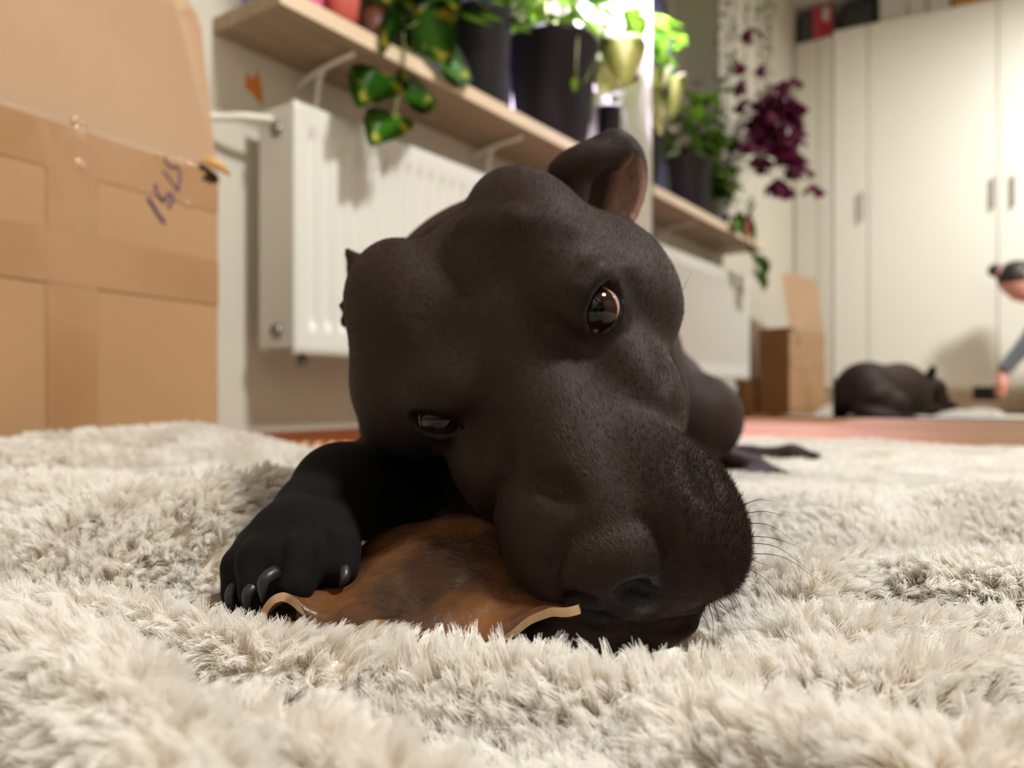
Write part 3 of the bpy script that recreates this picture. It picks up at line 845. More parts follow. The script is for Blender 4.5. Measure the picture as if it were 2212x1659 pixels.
def unit(v): v = np.asarray(v, float); return v / np.linalg.norm(v)
def sample(p):
    i = [min(max(np.searchsorted(g, v) - 1, 0), len(g) - 2) for g, v in zip((GX, GY, GZ), p)]
    t = [(v - g[k]) / (g[k + 1] - g[k]) for g, v, k in zip((GX, GY, GZ), p, i)]
    b = FLD[i[0]:i[0] + 2, i[1]:i[1] + 2, i[2]:i[2] + 2]
    b = b[0] * (1 - t[0]) + b[1] * t[0]; b = b[0] * (1 - t[1]) + b[1] * t[1]
    return b[0] * (1 - t[2]) + b[1] * t[2]
def surf(px, py, near=.232):
    """depth at which the ray through a pixel enters the body"""
    d = near
    while d < .6:
        if sample(P(px, py, d)) < 0: return d
        d += .0008
    return .4
def scap(pts, rs, off=0.0, k=.5, mode='sub'):
    """tube that follows the body surface through pixels; off in cm is how far it sinks"""
    q = [(px, py, surf(px, py) + off * .01) for px, py in pts]
    for i in range(len(q) - 1): pcap(q[i], q[i + 1], rs[i], rs[i + 1], k, mode)
# nostrils: a hole with a slit running out and up around the wing
scap([(1346, 1276), (1374, 1266), (1404, 1280), (1434, 1268)], [.36, .34, .17, .08], .12, .12)
scap([(1268, 1296), (1244, 1290), (1216, 1296), (1200, 1276)], [.34, .30, .15, .08], .12, .12)
scap([(1306, 1296), (1316, 1334)], [.10, .14], .0, .2)             # groove of the upper lip
scap([(1392, 1120), (1436, 1160), (1450, 1210), (1440, 1250)], [.05, .10, .13, .10], .03, .45)   # edge of the leather
scap([(1220, 1172), (1196, 1220), (1192, 1262)], [.08, .16, .14], .05, .5)
# mouth: dark slit between upper and lower lip
scap([(1236, 1324), (1290, 1342), (1380, 1360), (1460, 1356), (1525, 1326), (1572, 1280)], [.34, .40, .42, .40, .34, .16], .10, .15)
# eyes
EYES = []
def eye(px, py, inner, outer, nrm, half, high):
    d = surf(px, py)
    s = P(px, py, d)
    n = unit(nrm)
    c = s - n * .0105
    a = P(*outer, d) - P(*inner, d); a = unit(a - n * a.dot(n))
    b = np.cross(n, a)
    R = np.stack([a, b, n])
    ell(c, (.0160, .0140, .0140), .006, R)                               # lids over the ball
    ell(c + n * .0135, (half, high, .0110), .0020, R, 'sub')
    EYES.append((c, R))
eye(1308, 662, (1283, 722), (1340, 612), (.36, -.90, .10), .0138, .0078)
eye(938, 913, (985, 918), (893, 907), (-.28, -.94, -.16), .0112, .0046)
scap([(1286, 716), (1284, 745)], [.16, .08], .1, .25)               # inner corner
scap([(980, 916), (1000, 924)], [.14, .07], .1, .25)
# wrinkles
scap([(1426, 770), (1436, 800), (1434, 840)], [.12, .2, .1], .05, .5)
scap([(1235, 735), (1190, 705), (1150, 670)], [.05, .09, .04], -.1, 1.0)
scap([(1150, 1040), (1200, 1052), (1240, 1078)], [.10, .16, .08], 0, .9)
scap([(1505, 985), (1518, 1020), (1530, 1060)], [.06, .10, .05], 0, 1.0)
scap([(1000, 488), (1110, 478), (1240, 500)], [.10, .14, .10], .20, 1.2, 'add')
scap([(1250, 620), (1290, 585), (1350, 580)], [.10, .12, .08], .16, .9, 'add')
scap([(1056, 1118), (1066, 1060), (1100, 1000)], [.2, .14, .06], 0, .8)
scap([(668, 1062), (720, 1074), (775, 1068)], [.10, .16, .10], .0, .5)      # wrist
scap([(618, 1120), (606, 1180), (598, 1240)], [.06, .16, .2], .05, .25)   # between the toes
scap([(700, 1150), (690, 1200), (684, 1240)], [.05, .12, .16], .05, .25)
# left ear of the dog (right in the picture): pricked with the tip folded over
ER = np.stack([unit((1, .25, -.20)), unit((-.2, .15, 1)), unit((-.25, 1, -.1))])
ec = P(1296, 418, .452)
ell(ec, (.0275, .0365, .017), .006, ER)
ell(ec + np.array([.0085, -.012, -.004]), (.0160, .0265, .0165), .004, ER, 'sub')
ER2 = np.stack([unit((1, .1, .38)), unit((-.38, .1, 1)), unit((.0, 1, 0))])
ell(P(1258, 350, .438), (.0215, .0105, .0060), .003, ER2)             # folded flap
ell(P(1325, 322, .440), (.0125, .0125, .0045), .003, ER2)
# right ear: only its edge shows behind the skull
cap(P(825, 640, .455), P(785, 590, .462), .013, .009, .008)
cap(P(800, 600, .462), P(749, 542, .466), .0105, .0022, .006)
cap(P(805, 660, .458), P(741, 660, .464), .012, .0028, .006)
cap(P(800, 690, .458), P(748, 694, .464), .012, .0040, .006)
cap(P(795, 720, .458), P(764, 742, .464), .010, .0035, .006)

def surface_nets(F, xs, ys, zs):
    ins = F < 0
    n = ins[:-1, :-1, :-1].astype(np.int8)
    for a, b, c in ((1,0,0),(0,1,0),(0,0,1),(1,1,0),(1,0,1),(0,1,1),(1,1,1)):
        n = n + ins[a:F.shape[0]-1+a, b:F.shape[1]-1+b, c:F.shape[2]-1+c]
    I, J, K = np.nonzero((n > 0) & (n < 8))
    idx = np.full(n.shape, -1, np.int32)
    idx[I, J, K] = np.arange(len(I))
    acc = np.zeros((len(I), 3)); cnt = np.zeros(len(I))
    corners = [(a, b, c) for a in (0, 1) for b in (0, 1) for c in (0, 1)]
    for p in corners:
        for ax in range(3):
            if p[ax]: continue
            q = list(p); q[ax] = 1
            fa = F[I + p[0], J + p[1], K + p[2]]; fb = F[I + q[0], J + q[1], K + q[2]]
            cr = (fa < 0) != (fb < 0)
            t = np.where(cr, fa / np.where(cr, fa - fb, 1), 0)
            pa = np.stack([xs[I + p[0]], ys[J + p[1]], zs[K + p[2]]], -1)
            pb = np.stack([xs[I + q[0]], ys[J + q[1]], zs[K + q[2]]], -1)
            acc += np.where(cr[:, None], pa + t[:, None] * (pb - pa), 0); cnt += cr
    V = acc / cnt[:, None]
    Q = []
    for ax in range(3):
        sl0 = [slice(None)] * 3; sl1 = [slice(None)] * 3
        sl0[ax] = slice(None, -1); sl1[ax] = slice(1, None)
        a, b = ins[tuple(sl0)], ins[tuple(sl1)]
        i, j, k = np.nonzero(a != b)
        o1, o2 = [(1, 2), (2, 0), (0, 1)][ax]
        pos = np.stack([i, j, k], -1)
        ok = (pos[:, o1] > 0) & (pos[:, o2] > 0) & (pos[:, o1] < n.shape[o1]) & (pos[:, o2] < n.shape[o2])
        pos = pos[ok]
        fl = a[i, j, k][ok]
        d1 = np.zeros(3, int); d1[o1] = 1
        d2 = np.zeros(3, int); d2[o2] = 1
        g = lambda p: idx[p[:, 0], p[:, 1], p[:, 2]]
        q = np.stack([g(pos - d1 - d2), g(pos - d2), g(pos), g(pos - d1)], -1)
        q[~fl] = q[~fl][:, ::-1]
        Q.append(q)
    return V, np.concatenate(Q)

def mesh_fast(name, V, Q, mat, parent=None):
    me = bpy.data.meshes.new(name)
    m = len(Q)
    me.vertices.add(len(V)); me.vertices.foreach_set('co', np.ascontiguousarray(V, np.float32).ravel())
    me.loops.add(4 * m); me.loops.foreach_set('vertex_index', np.ascontiguousarray(Q, np.int32).ravel())
    me.polygons.add(m)
    me.polygons.foreach_set('loop_start', np.arange(0, 4 * m, 4, dtype=np.int32))
    me.polygons.foreach_set('use_smooth', np.ones(m, bool))
    me.update(calc_edges=True)
    me.validate()
    if mat: me.materials.append(mat)
    o = bpy.data.objects.new(name, me)
    C.objects.link(o)
    if parent is not None: setpar(o, parent)
    return o

DV, DQ = surface_nets(FLD, GX, GY, GZ)
def vnormals(V, Q):
    n = np.zeros_like(V)
    fn = np.cross(V[Q[:, 2]] - V[Q[:, 0]], V[Q[:, 3]] - V[Q[:, 1]])
    for c in range(4): np.add.at(n, Q[:, c], fn)
    return n / (np.linalg.norm(n, axis=1)[:, None] + 1e-12)
def relax(V, Q, it, f=.5):
    e = np.concatenate([Q[:, [0, 1]], Q[:, [1, 2]], Q[:, [2, 3]], Q[:, [3, 0]]])
    deg = np.bincount(e[:, 0], minlength=len(V)) + np.bincount(e[:, 1], minlength=len(V))
    for _ in range(it):
        s = np.stack([np.bincount(e[:, 0], V[e[:, 1], c], len(V)) + np.bincount(e[:, 1], V[e[:, 0], c], len(V)) for c in range(3)], -1)
        V = V + f * (s / deg[:, None] - V)
    return V
DV = relax(DV, DQ, 2)
# ================================================================ fluffy blanket
from mathutils import noise as mnoise
M_fleece = mat('blanket_backing', rgb(246, 234, 216), .9, .1)
M_fur = hairmat('blanket_fur', rgb(249, 240, 226), .7, rgb(254, 252, 249), .06, .46)

RIDGES = []
def ridge(pts, h, wd):
    """crest given by pixels and by the height of its fur tips above the floor"""
    q = []
    for px, py, zt in pts:
        d = (CAM_H - zt) * FPX / (py - 858.0)
        q.append(((px - 1106) / FPX * d, d, zt - .012))
    RIDGES.append((np.array(q), h, wd))
ridge([(-200, 1255, .046), (120, 1248, .046), (280, 1262, .044), (430, 1300, .040), (560, 1338, .038), (700, 1350, .039), (900, 1362, .039), (1100, 1378, .038), (1250, 1396, .038), (1450, 1410, .038), (1650, 1382, .040), (1900, 1366, .042), (2400, 1368, .042)], 1, .013)
ridge([(-300, 1295, .056), (0, 1298, .056), (150, 1312, .054), (240, 1360, .052), (310, 1450, .050), (400, 1540, .050), (480, 1650, .050), (560, 1850, .050)], 1, .017)
ridge([(440, 1486, .042), (600, 1480, .044), (700, 1508, .046), (800, 1542, .046), (900, 1590, .046), (1000, 1648, .046), (1100, 1760, .046)], 1, .011)
ridge([(1500, 1476, .036), (1700, 1474, .042), (1830, 1492, .044), (1960, 1528, .045), (2100, 1520, .046), (2400, 1528, .046)], 1, .011)
ridge([(1560, 1205, .036), (1640, 1180, .046), (1760, 1176, .050), (1900, 1188, .046), (2060, 1184, .052), (2400, 1176, .056)], 1, .026)
ridge([(1600, 1296, .030), (1800, 1298, .038), (2000, 1308, .038), (2400, 1308, .038)], 1, .015)
ridge([(1660, 1082, .046), (1740, 1066, .054), (1830, 1062, .058), (1900, 1080, .050)], 1, .04)
ridge([(1930, 1092, .050), (2080, 1040, .064), (2220, 1044, .066), (2400, 1060, .06)], 1, .045)
ridge([(-200, 1112, .056), (0, 1110, .056), (140, 1100, .058), (300, 1092, .058), (420, 1106, .046)], 1, .03)
ridge([(-200, 1012, .064), (0, 1016, .062), (150, 1012, .064), (330, 1030, .058), (460, 1008, .052)], 1, .04)
ridge([(300, 1176, .044), (420, 1156, .044), (470, 1198, .036)], 1, .02)
ridge([(-150, 948, .074), (0, 948, .075), (150, 960, .072), (300, 974, .066), (480, 962, .058), (560, 976, .046)], 1, .05)
BUMPS = [(-.140, .450, .060, .032), (-.152, .405, .034, .026), (-.20, .40, .016, .03)]
# far hump in front of the big box
FAR = np.array([(-.98, .62, .05), (-.80, .80, .056), (-.62, .86, .058), (-.50, .92, .066), (-.40, .97, .072), (-.33, 1.00, .054), (-.27, 1.04, .032), (-.22, 1.08, .012)])
RIDGES.append((FAR, 1, .07))

def seg_dist(x, y, q):
    best = np.full(x.shape, 1e9); hz = np.zeros(x.shape)
    for a, b in zip(q[:-1], q[1:]):
        d = b[:2] - a[:2]; t = np.clip(((x - a[0]) * d[0] + (y - a[1]) * d[1]) / (d.dot(d) + 1e-12), 0, 1)
        dd = np.hypot(x - a[0] - t * d[0], y - a[1] - t * d[1]); m = dd < best
        best = np.where(m, dd, best); hz = np.where(m, a[2] + t * (b[2] - a[2]), hz)
    return best, hz
def vnoise(x, y, s, seed):
    """cheap smooth value noise"""
    r = np.random.default_rng(seed).random((256, 256))
    u, v = x * s + 91.3, y * s + 47.1
    iu, iv = np.floor(u).astype(int), np.floor(v).astype(int); fu, fv = u - iu, v - iv
    fu = fu * fu * (3 - 2 * fu); fv = fv * fv * (3 - 2 * fv)
    g = lambda a, b: r[a & 255, b & 255]
    return (g(iu, iv) * (1 - fu) + g(iu + 1, iv) * fu) * (1 - fv) + (g(iu, iv + 1) * (1 - fu) + g(iu + 1, iv + 1) * fu) * fv
# what lies on the blanket presses it flat
def press_map():
    z1 = np.searchsorted(GZ, .045)
    low = FLD[:, :, :z1].min(2)
    return low
PRESS = press_map()
HIDE_POLY = np.array([(-.150, .335), (-.10, .315), (-.06, .302), (0, .294), (.03, .292), (.05, .31), (.03, .36), (-.04, .385), (-.10, .39), (-.15, .35)])
def inside(x, y, poly):
    c = np.zeros(x.shape, bool)
    for (x0, y0), (x1, y1) in zip(poly, np.roll(poly, -1, 0)):
        cond = ((y0 > y) != (y1 > y)); xi = (x1 - x0) * (y - y0) / (y1 - y0 + 1e-12) + x0
        c ^= cond & (x < xi)
    return c
def lookup(x, y):
    i = np.clip(np.searchsorted(GX, x), 1, len(GX) - 1); j = np.clip(np.searchsorted(GY, y), 1, len(GY) - 1)
    p = PRESS[i, j]
    out = (x < GX[0]) | (x > GX[-1]) | (y < GY[0]) | (y > GY[-1])
    return np.where(out, 1.0, p)
def height(x, y):
    h = .002 + .006 * vnoise(x, y, 14, 1) + .010 * vnoise(x, y, 6, 2) * np.clip((y - .3) / .4, 0, 1)
    for q, _, wd in RIDGES:
        d, hz = seg_dist(x, y, q)
        k = np.exp(-(d / wd) ** 2)
        h = np.maximum(h, h * (1 - k) + hz * k)
    for bx, by, bh, bw in BUMPS:
        h = h + bh * np.exp(-((x - bx) ** 2 + (y - by) ** 2) / bw ** 2)
    p = lookup(x, y)
    k = np.clip(1 - p / .02, 0, 1)
    h = h * (1 - k) + .004 * k
    hp = inside(x, y, HIDE_POLY)
    h = np.where(hp, np.minimum(h, .008), h)
    return h
OUT = np.array([W2L(x, y)[:2] for x, y in ((-.30, -.95), (.30, -1.04), (.90, -1.02), (1.45, -.72), (1.72, -.20), (1.77, .20), (1.77, .50), (1.70, .78), (1.52, .98), (1.25, 1.08), (1.00, 1.10), (.83, 1.06), (.735, 1.02), (.28, .95), (-.30, .86))])
bx_, by_ = np.meshgrid(np.arange(-1.02, 1.42, .010), np.arange(-.86, 1.78, .010), indexing='ij')
ins = inside(bx_, by_, OUT)
idx = np.where(ins, np.cumsum(ins.ravel()).reshape(ins.shape) - 1, -1)
xs, ys_b = bx_[ins], by_[ins]
BV = np.stack([xs, ys_b, height(xs, ys_b)], -1)
q = np.stack([idx[:-1, :-1], idx[1:, :-1], idx[1:, 1:], idx[:-1, 1:]], -1).reshape(-1, 4)
q = q[(q >= 0).all(1)]
blk = empty('fluffy_blanket', tuple(L2W((0, .5, 0))), 'rumpled cream faux fur blanket spread over the floor under the dog', 'blanket')
mesh_fast('backing', L2W(BV), q, M_fleece, blk)

def fur(name, n, box, length, clump_r, per, rad, seed, cond):
    r = np.random.default_rng(seed)
    x = r.uniform(box[0], box[1], n); y = r.uniform(box[2], box[3], n)
    ok = inside(x, y, OUT) & cond(x, y) & ~inside(x, y, HIDE_POLY) & (lookup(x, y) > .004)
    x, y = x[ok], y[ok]; n = len(x)
    e = .003
    h0 = height(x, y); hx = (height(x + e, y) - height(x - e, y)) / (2 * e); hy = (height(x, y + e) - height(x, y - e)) / (2 * e)
    N = np.stack([-hx, -hy, np.ones(n)], -1); N /= np.linalg.norm(N, axis=1)[:, None]
    # lay of the pile: slow swirls plus a random lean for every lock
    ang = 6.28 * 1.6 * vnoise(x, y, 9, 5) + 2.0 * vnoise(x, y, 40, 6)
    lean = np.stack([np.cos(ang), np.sin(ang), np.zeros(n)], -1) * (.10 + .50 * vnoise(x, y, 22, 7))[:, None]
    lean += r.normal(0, .20, (n, 3)); lean -= N * (lean * N).sum(1)[:, None]
    L = length * r.uniform(.7, 1.2, n)
    base = np.stack([x, y, h0], -1)
    k = 6
    t = np.linspace(0, 1, k)
    curl = r.normal(0, .35, (n, 3)); curl -= N * (curl * N).sum(1)[:, None]
    axis_ = base[:, None] + (N[:, None] * (t - .22 * t ** 2)[None, :, None] + lean[:, None] * (.25 * t + .55 * t ** 2)[None, :, None] + curl[:, None] * (np.sin(t * 3.1) * .16)[None, :, None]) * L[:, None, None]
    off = r.normal(0, 1, (n, per, 3)); off -= N[:, None] * (off * N[:, None]).sum(2)[..., None]
    off *= clump_r * .75
    sp = (1.0 - .62 * t ** 1.8)
    pts = axis_[:, None] + off[:, :, None] * sp[None, None, :, None] + r.normal(0, 1, (n, per, 1, 3)) * (t ** 1.5)[None, None, :, None] * clump_r * .22
    sc = r.uniform(.84, 1.03, (n, per))
    pts = base[:, None, None] + (pts - base[:, None, None]) * np.where(t[None, None, :, None] > 0, sc[:, :, None, None], 1)
    pts = pts.reshape(-1, k, 3)
    rd = np.broadcast_to(rad * (1.0 - .55 * t ** 2), (len(pts), k))
    o = hair_curves(name, L2W(pts), rd, M_fur, blk)
    o['kind'] = 'stuff'
    return n
infr = lambda x, y: np.abs(x) < .74 * np.maximum(y, 0) + .10
fur('fur', 115000, (-.50, .50, .05, .52), .0150, .0021, 18, .00014, 1, lambda x, y: infr(x, y))
fur('fur', 76000, (-.95, .95, .52, 1.05), .0165, .0034, 11, .00032, 2, lambda x, y: infr(x, y))
fur('fur', 50000, (-1.0, 1.16, 1.05, 1.74), .0175, .0048, 8, .00062, 3, lambda x, y: infr(x, y))
fur('fur', 40000, (-1.0, 1.42, -.86, 1.2), .0180, .0065, 6, .0010, 4, lambda x, y: ~infr(x, y))
# ================================================================ dried hide the dog chews
M_hide = mat('dried_hide', rgb(52, 33, 21), .36, .45, noise=(26, rgb(122, 76, 38), 7, .42, .80), bump=(160, .5, .002))
M_hedge = mat('hide_cut_edge', rgb(214, 182, 146), .7, .3, noise=(60, rgb(176, 138, 100), 3))
hd = empty('dried_hide', tuple(L2W((-.03, .31, .03))), 'curled brown piece of dried animal hide held under the paw', 'chew')
ROWS = [
    [(742, 1235, .384), (790, 1172, .384), (850, 1140, .380), (930, 1122, .374), (1005, 1110, .366), (1050, 1128, .354), (1120, 1170, .344), (1190, 1220, .336), (1260, 1262, .330)],
    [(690, 1262, .352), (740, 1228, .352), (820, 1200, .350), (910, 1180, .346), (1000, 1178, .340), (1075, 1196, .332), (1140, 1226, .325), (1200, 1256, .318), (1262, 1282, .312)],
    [(640, 1285, .326), (690, 1268, .326), (770, 1258, .324), (860, 1252, .322), (960, 1252, .317), (1050, 1262, .311), (1120, 1276, .306), (1190, 1290, .301), (1256, 1300, .297)],
    [(588, 1300, .306), (640, 1286, .307), (705, 1310, .306), (790, 1314, .304), (880, 1316, .301), (980, 1326, .297), (1070, 1330, .293), (1150, 1318, .290), (1250, 1302, .287)],
]
FRONT = [(556, 1342, .301), (572, 1312, .301), (592, 1292, .301), (614, 1285, .301), (636, 1292, .301), (655, 1312, .300), (672, 1338, .299), (715, 1352, .297), (770, 1352, .296), (800, 1340, .295), (830, 1334, .294), (858, 1346, .293), (890, 1358, .291), (980, 1372, .288), (1060, 1378, .286), (1100, 1362, .285), (1135, 1340, .284), (1175, 1324, .283), (1215, 1312, .282), (1248, 1302, .281)]
NU, NV = 96, 26
def resamp(pts, n):
    return smooth_path([P(*p) for p in pts], n)
rows = [resamp(r, NU) for r in ROWS] + [resamp(FRONT, NU)]
rows = np.stack(rows)                       # 5 x NU x 3
ts = np.concatenate([np.linspace(0, 3, 18), np.linspace(3, 4, NV - 17)[1:]])
G = np.zeros((len(ts), NU, 3))
for u in range(NU):
    q = rows[:, u]; qq = np.vstack([2 * q[0] - q[1], q, 2 * q[-1] - q[-2]])
    for k, t in enumerate(ts):
        i = min(int(t), 3); f = t - i; p0, p1, p2, p3 = qq[i:i + 4]
        G[k, u] = 0.5 * ((2 * p1) + (-p0 + p2) * f + (2 * p0 - 5 * p1 + 4 * p2 - p3) * f * f + (-p0 + 3 * p1 - 3 * p2 + p3) * f ** 3)
rr = np.random.default_rng(4)
G[..., 2] += (vnoise(G[..., 0], G[..., 1], 70, 31) - .5) * .0035 + (vnoise(G[..., 0], G[..., 1], 180, 32) - .5) * .0012
def sheet(name, G, th, parent):
    m, n, _ = G.shape
    du = np.gradient(G, axis=1); dv = np.gradient(G, axis=0); N = np.cross(du, dv); N /= np.linalg.norm(N, axis=2)[..., None] + 1e-12
    if N[..., 2].mean() < 0: N = -N
    lo = G - N * th
    V = np.concatenate([G.reshape(-1, 3), lo.reshape(-1, 3)]); o = m * n
    F = []
    for j in range(m - 1):
        for i in range(n - 1):
            a, b, c, d = j * n + i, j * n + i + 1, (j + 1) * n + i + 1, (j + 1) * n + i
            F += [(a, d, c, b), (o + a, o + b, o + c, o + d)]
    top = len(F)
    ring = [i for i in range(n)] + [j * n + n - 1 for j in range(1, m)] + [(m - 1) * n + i for i in range(n - 2, -1, -1)] + [j * n for j in range(m - 2, 0, -1)]
    for a, b in zip(ring, ring[1:] + ring[:1]): F.append((a, b, o + b, o + a))
    ob = mesh_np(name, L2W(V), F, M_hide, parent)
    ob.data.materials.append(M_hedge)
    for p in list(ob.data.polygons)[top:]: p.material_index = 1; p.use_smooth = False
    return ob
sheet('hide_sheet', G, .0034, hd)
g2 = np.stack([np.stack([P(x, y, d) for x, y, d in row]) for row in (
    [(405, 1300, .338), (450, 1288, .342), (500, 1272, .346), (560, 1262, .350), (640, 1262, .352)],
    [(425, 1312, .328), (465, 1306, .328), (510, 1304, .328), (570, 1302, .328), (640, 1300, .328)],
    [(450, 1330, .316), (485, 1334, .314), (525, 1338, .312), (580, 1340, .311), (640, 1342, .310)])])
sheet('hide_corner', g2, .0026, hd)
# ================================================================ the dog's meshes, coat, eyes and whiskers
dog = empty('dog', tuple(L2W((.03, .62, .0))), 'black dog lying on the blanket with its head tilted, chewing the hide', 'dog')
DN = vnormals(DV, DQ)
M_coat = bpy.data.materials.new('dog_coat'); M_coat.use_nodes = True
nt = M_coat.node_tree; b = nt.nodes['Principled BSDF']
at = nt.nodes.new('ShaderNodeAttribute'); at.attribute_name = 'coat'
nt.links.new(at.outputs['Color'], b.inputs['Base Color'])
sep = nt.nodes.new('ShaderNodeSeparateColor')
at2 = nt.nodes.new('ShaderNodeAttribute'); at2.attribute_name = 'gloss'
nt.links.new(at2.outputs['Fac'], b.inputs['Roughness'])
b.inputs['Specular IOR Level'].default_value = .16
tc = nt.nodes.new('ShaderNodeTexCoord')
n1 = nt.nodes.new('ShaderNodeTexNoise'); n1.inputs['Scale'].default_value = 900; n1.inputs['Detail'].default_value = 3
n2 = nt.nodes.new('ShaderNodeTexVoronoi'); n2.inputs['Scale'].default_value = 750
nt.links.new(tc.outputs['Object'], n1.inputs['Vector']); nt.links.new(tc.outputs['Object'], n2.inputs['Vector'])
at3 = nt.nodes.new('ShaderNodeAttribute'); at3.attribute_name = 'leather'
mx = nt.nodes.new('ShaderNodeMix'); mx.data_type = 'FLOAT'
nt.links.new(at3.outputs['Fac'], mx.inputs['Factor']); nt.links.new(n1.outputs['Fac'], mx.inputs['A']); nt.links.new(n2.outputs['Distance'], mx.inputs['B'])
bp_ = nt.nodes.new('ShaderNodeBump'); bp_.inputs['Strength'].default_value = .35; bp_.inputs['Distance'].default_value = .0006
nt.links.new(mx.outputs['Result'], bp_.inputs['Height']); nt.links.new(bp_.outputs['Normal'], b.inputs['Normal'])

dbody = mesh_fast('body', L2W(DV), DQ, M_coat, dog)
def hcoord(p):
    q = (p - HO) * 100
    return np.stack([q @ EX, q @ MZ, q @ WU], -1)
HC = hcoord(DV)
col = np.tile(np.array(rgb(44, 31, 25)), (len(DV), 1))
gloss = np.full(len(DV), .62)
leather = np.zeros(len(DV))
def px_of(p):
    return np.stack([1106 + FPX * p[:, 0] / p[:, 1], 858 - FPX * (p[:, 2] - CAM_H) / p[:, 1]], -1)
PX = px_of(DV)
def blob(c, r, colour, g=None, soft=.35, le=None):
    d = np.linalg.norm((HC - np.array(c)) / np.array(r), axis=1)
    k = np.clip((1 - d) / soft, 0, 1)
    col[:] = col * (1 - k[:, None]) + np.array(colour) * k[:, None]
    if g is not None: gloss[:] = gloss * (1 - k) + g * k
    if le is not None: leather[:] = np.maximum(leather, k * le)
blob((-1.1, 11.0, -2.6), (2.5, 1.9, 1.75), rgb(34, 29, 29), .36, .25, 1)
for c, R in EYES:
    d = np.linalg.norm(DV - (c + R[2] * .010), axis=1); k = np.clip((.0155 - d) / .004, 0, 1)
    col[:] = col * (1 - k[:, None]) + np.array(rgb(22, 14, 13)) * k[:, None]
    gloss[:] = gloss * (1 - k) + .3 * k
# bare skin inside the raised ear
q = (DV - (ec + np.array([.0085, -.004, -.006]))) @ ER.T / np.array([.016, .024, .017])
k = np.clip((1.2 - np.linalg.norm(q, axis=1)) / .25, 0, 1)
k *= np.clip((q[:, 0] + .3) * 2, 0, 1)
col[:] = col * (1 - k[:, None]) + np.array(rgb(158, 122, 110)) * k[:, None]
# right foreleg and paw darkened, their shade put into the colour
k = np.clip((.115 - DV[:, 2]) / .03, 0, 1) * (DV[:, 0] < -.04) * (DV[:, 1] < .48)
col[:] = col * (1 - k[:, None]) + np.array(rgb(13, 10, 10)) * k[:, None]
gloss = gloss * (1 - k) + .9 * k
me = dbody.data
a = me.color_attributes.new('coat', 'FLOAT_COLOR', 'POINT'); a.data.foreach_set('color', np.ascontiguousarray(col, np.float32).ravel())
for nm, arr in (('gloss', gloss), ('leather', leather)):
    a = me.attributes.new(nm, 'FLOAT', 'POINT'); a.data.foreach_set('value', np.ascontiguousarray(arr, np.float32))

# short coat
fa = DV[DQ]; fc = fa.mean(1); fn = DN[DQ].mean(1); fn /= np.linalg.norm(fn, axis=1)[:, None] + 1e-9
area = np.linalg.norm(np.cross(fa[:, 2] - fa[:, 0], fa[:, 3] - fa[:, 1]), axis=1) / 2
view = fc - np.array([0, 0, CAM_H]); view /= np.linalg.norm(view, axis=1)[:, None]
facing = -(fn * view).sum(1)
hc = HC[DQ].mean(1); lf = leather[DQ].mean(1)
eye_d = np.min([np.linalg.norm(fc - (c + R[2] * .012), axis=1) for c, R in EYES], axis=0)
paw = (fc[:, 0] < -.05) & (fc[:, 2] < .095) & (fc[:, 1] < .45)
wt = area * np.where(paw, .0, 1) * (facing > -.35) * (lf < .3) * (eye_d > .0115) * np.where(fc[:, 1] < .54, 1, np.where(fc[:, 1] < .75, .10, 0))
M_hair = hairmat('dog_hair', rgb(46, 32, 25), .6, None, .07)
M_grey = hairmat('dog_grey_hair', rgb(112, 98, 82), .5, None, .3)
def coat(name, n, w_, length, rad, seed, lift, m, jit=.22):
    r = np.random.default_rng(seed)
    f = r.choice(len(fc), n, p=w_ / w_.sum())
    a, c = r.random((2, n))
    p = (fa[f, 0] * ((1 - a) * (1 - c))[:, None] + fa[f, 1] * (a * (1 - c))[:, None] + fa[f, 2] * (a * c)[:, None] + fa[f, 3] * ((1 - a) * c)[:, None])
    N = fn[f]; h = hc[f]
    flow = -MZ[None] * np.ones((n, 1)) + EX[None] * (h[:, :1] * .06) + np.array([0, 0, -.25])
    head = (p[:, 1] < .46)[:, None]
    flow = np.where(head, flow, np.array([.05, .6, -.8]))
    legs = ((p[:, 0] < -.05) & (p[:, 2] < .085))[:, None]
    flow = np.where(legs, np.array([-.3, -.9, -.2]), flow)
    flow = flow - N * (flow * N).sum(1)[:, None]; flow /= np.linalg.norm(flow, axis=1)[:, None] + 1e-6
    flow += r.normal(0, jit, (n, 3))
    L = (length * r.uniform(.6, 1.15, n))[:, None]
    lf_ = lift * r.uniform(.6, 1.5, n)[:, None]
    p1 = p - N * .0003
    p2 = p + (flow * .5 + N * lf_ * .75) * L
    p3 = p + (flow * 1.0 + N * lf_) * L
    pts = np.stack([p1, p2, p3], 1)
    o = hair_curves(name, L2W(pts), np.broadcast_to(np.array([1, .8, .25]) * rad, (n, 3)), m, dbody)
    o['kind'] = 'stuff'
    return o
coat('short_coat', 170000, wt, .0034, .00004, 41, .07, M_hair, .13)
mz = wt * np.clip((hc[:, 1] - 6) / 3, 0, 1) * np.clip((hc[:, 0] - 1.5) / 2 + np.clip(-hc[:, 2] - 3.5, 0, 2) * .3, 0, 1)
coat('lip_fuzz', 9000, mz, .0028, .00005, 42, .5, M_hair, .3)
ppx = px_of(fc)
g1 = wt * np.exp(-(((ppx[:, 0] - 1235 - (ppx[:, 1] - 950) * .45) / 17) ** 2 + ((ppx[:, 1] - 955) / 52) ** 2)) * (facing > .1)
g2_ = area * np.exp(-(((ppx[:, 0] - 1335) / 52) ** 2 + ((ppx[:, 1] - 1150 + (ppx[:, 0] - 1335) * .5) / 26) ** 2)) * (facing > .1)
coat('grey_hair', 150, g1, .0036, .000045, 43, .18, M_grey)
coat('grey_hair', 260, g2_, .0022, .00004, 44, .14, M_grey)

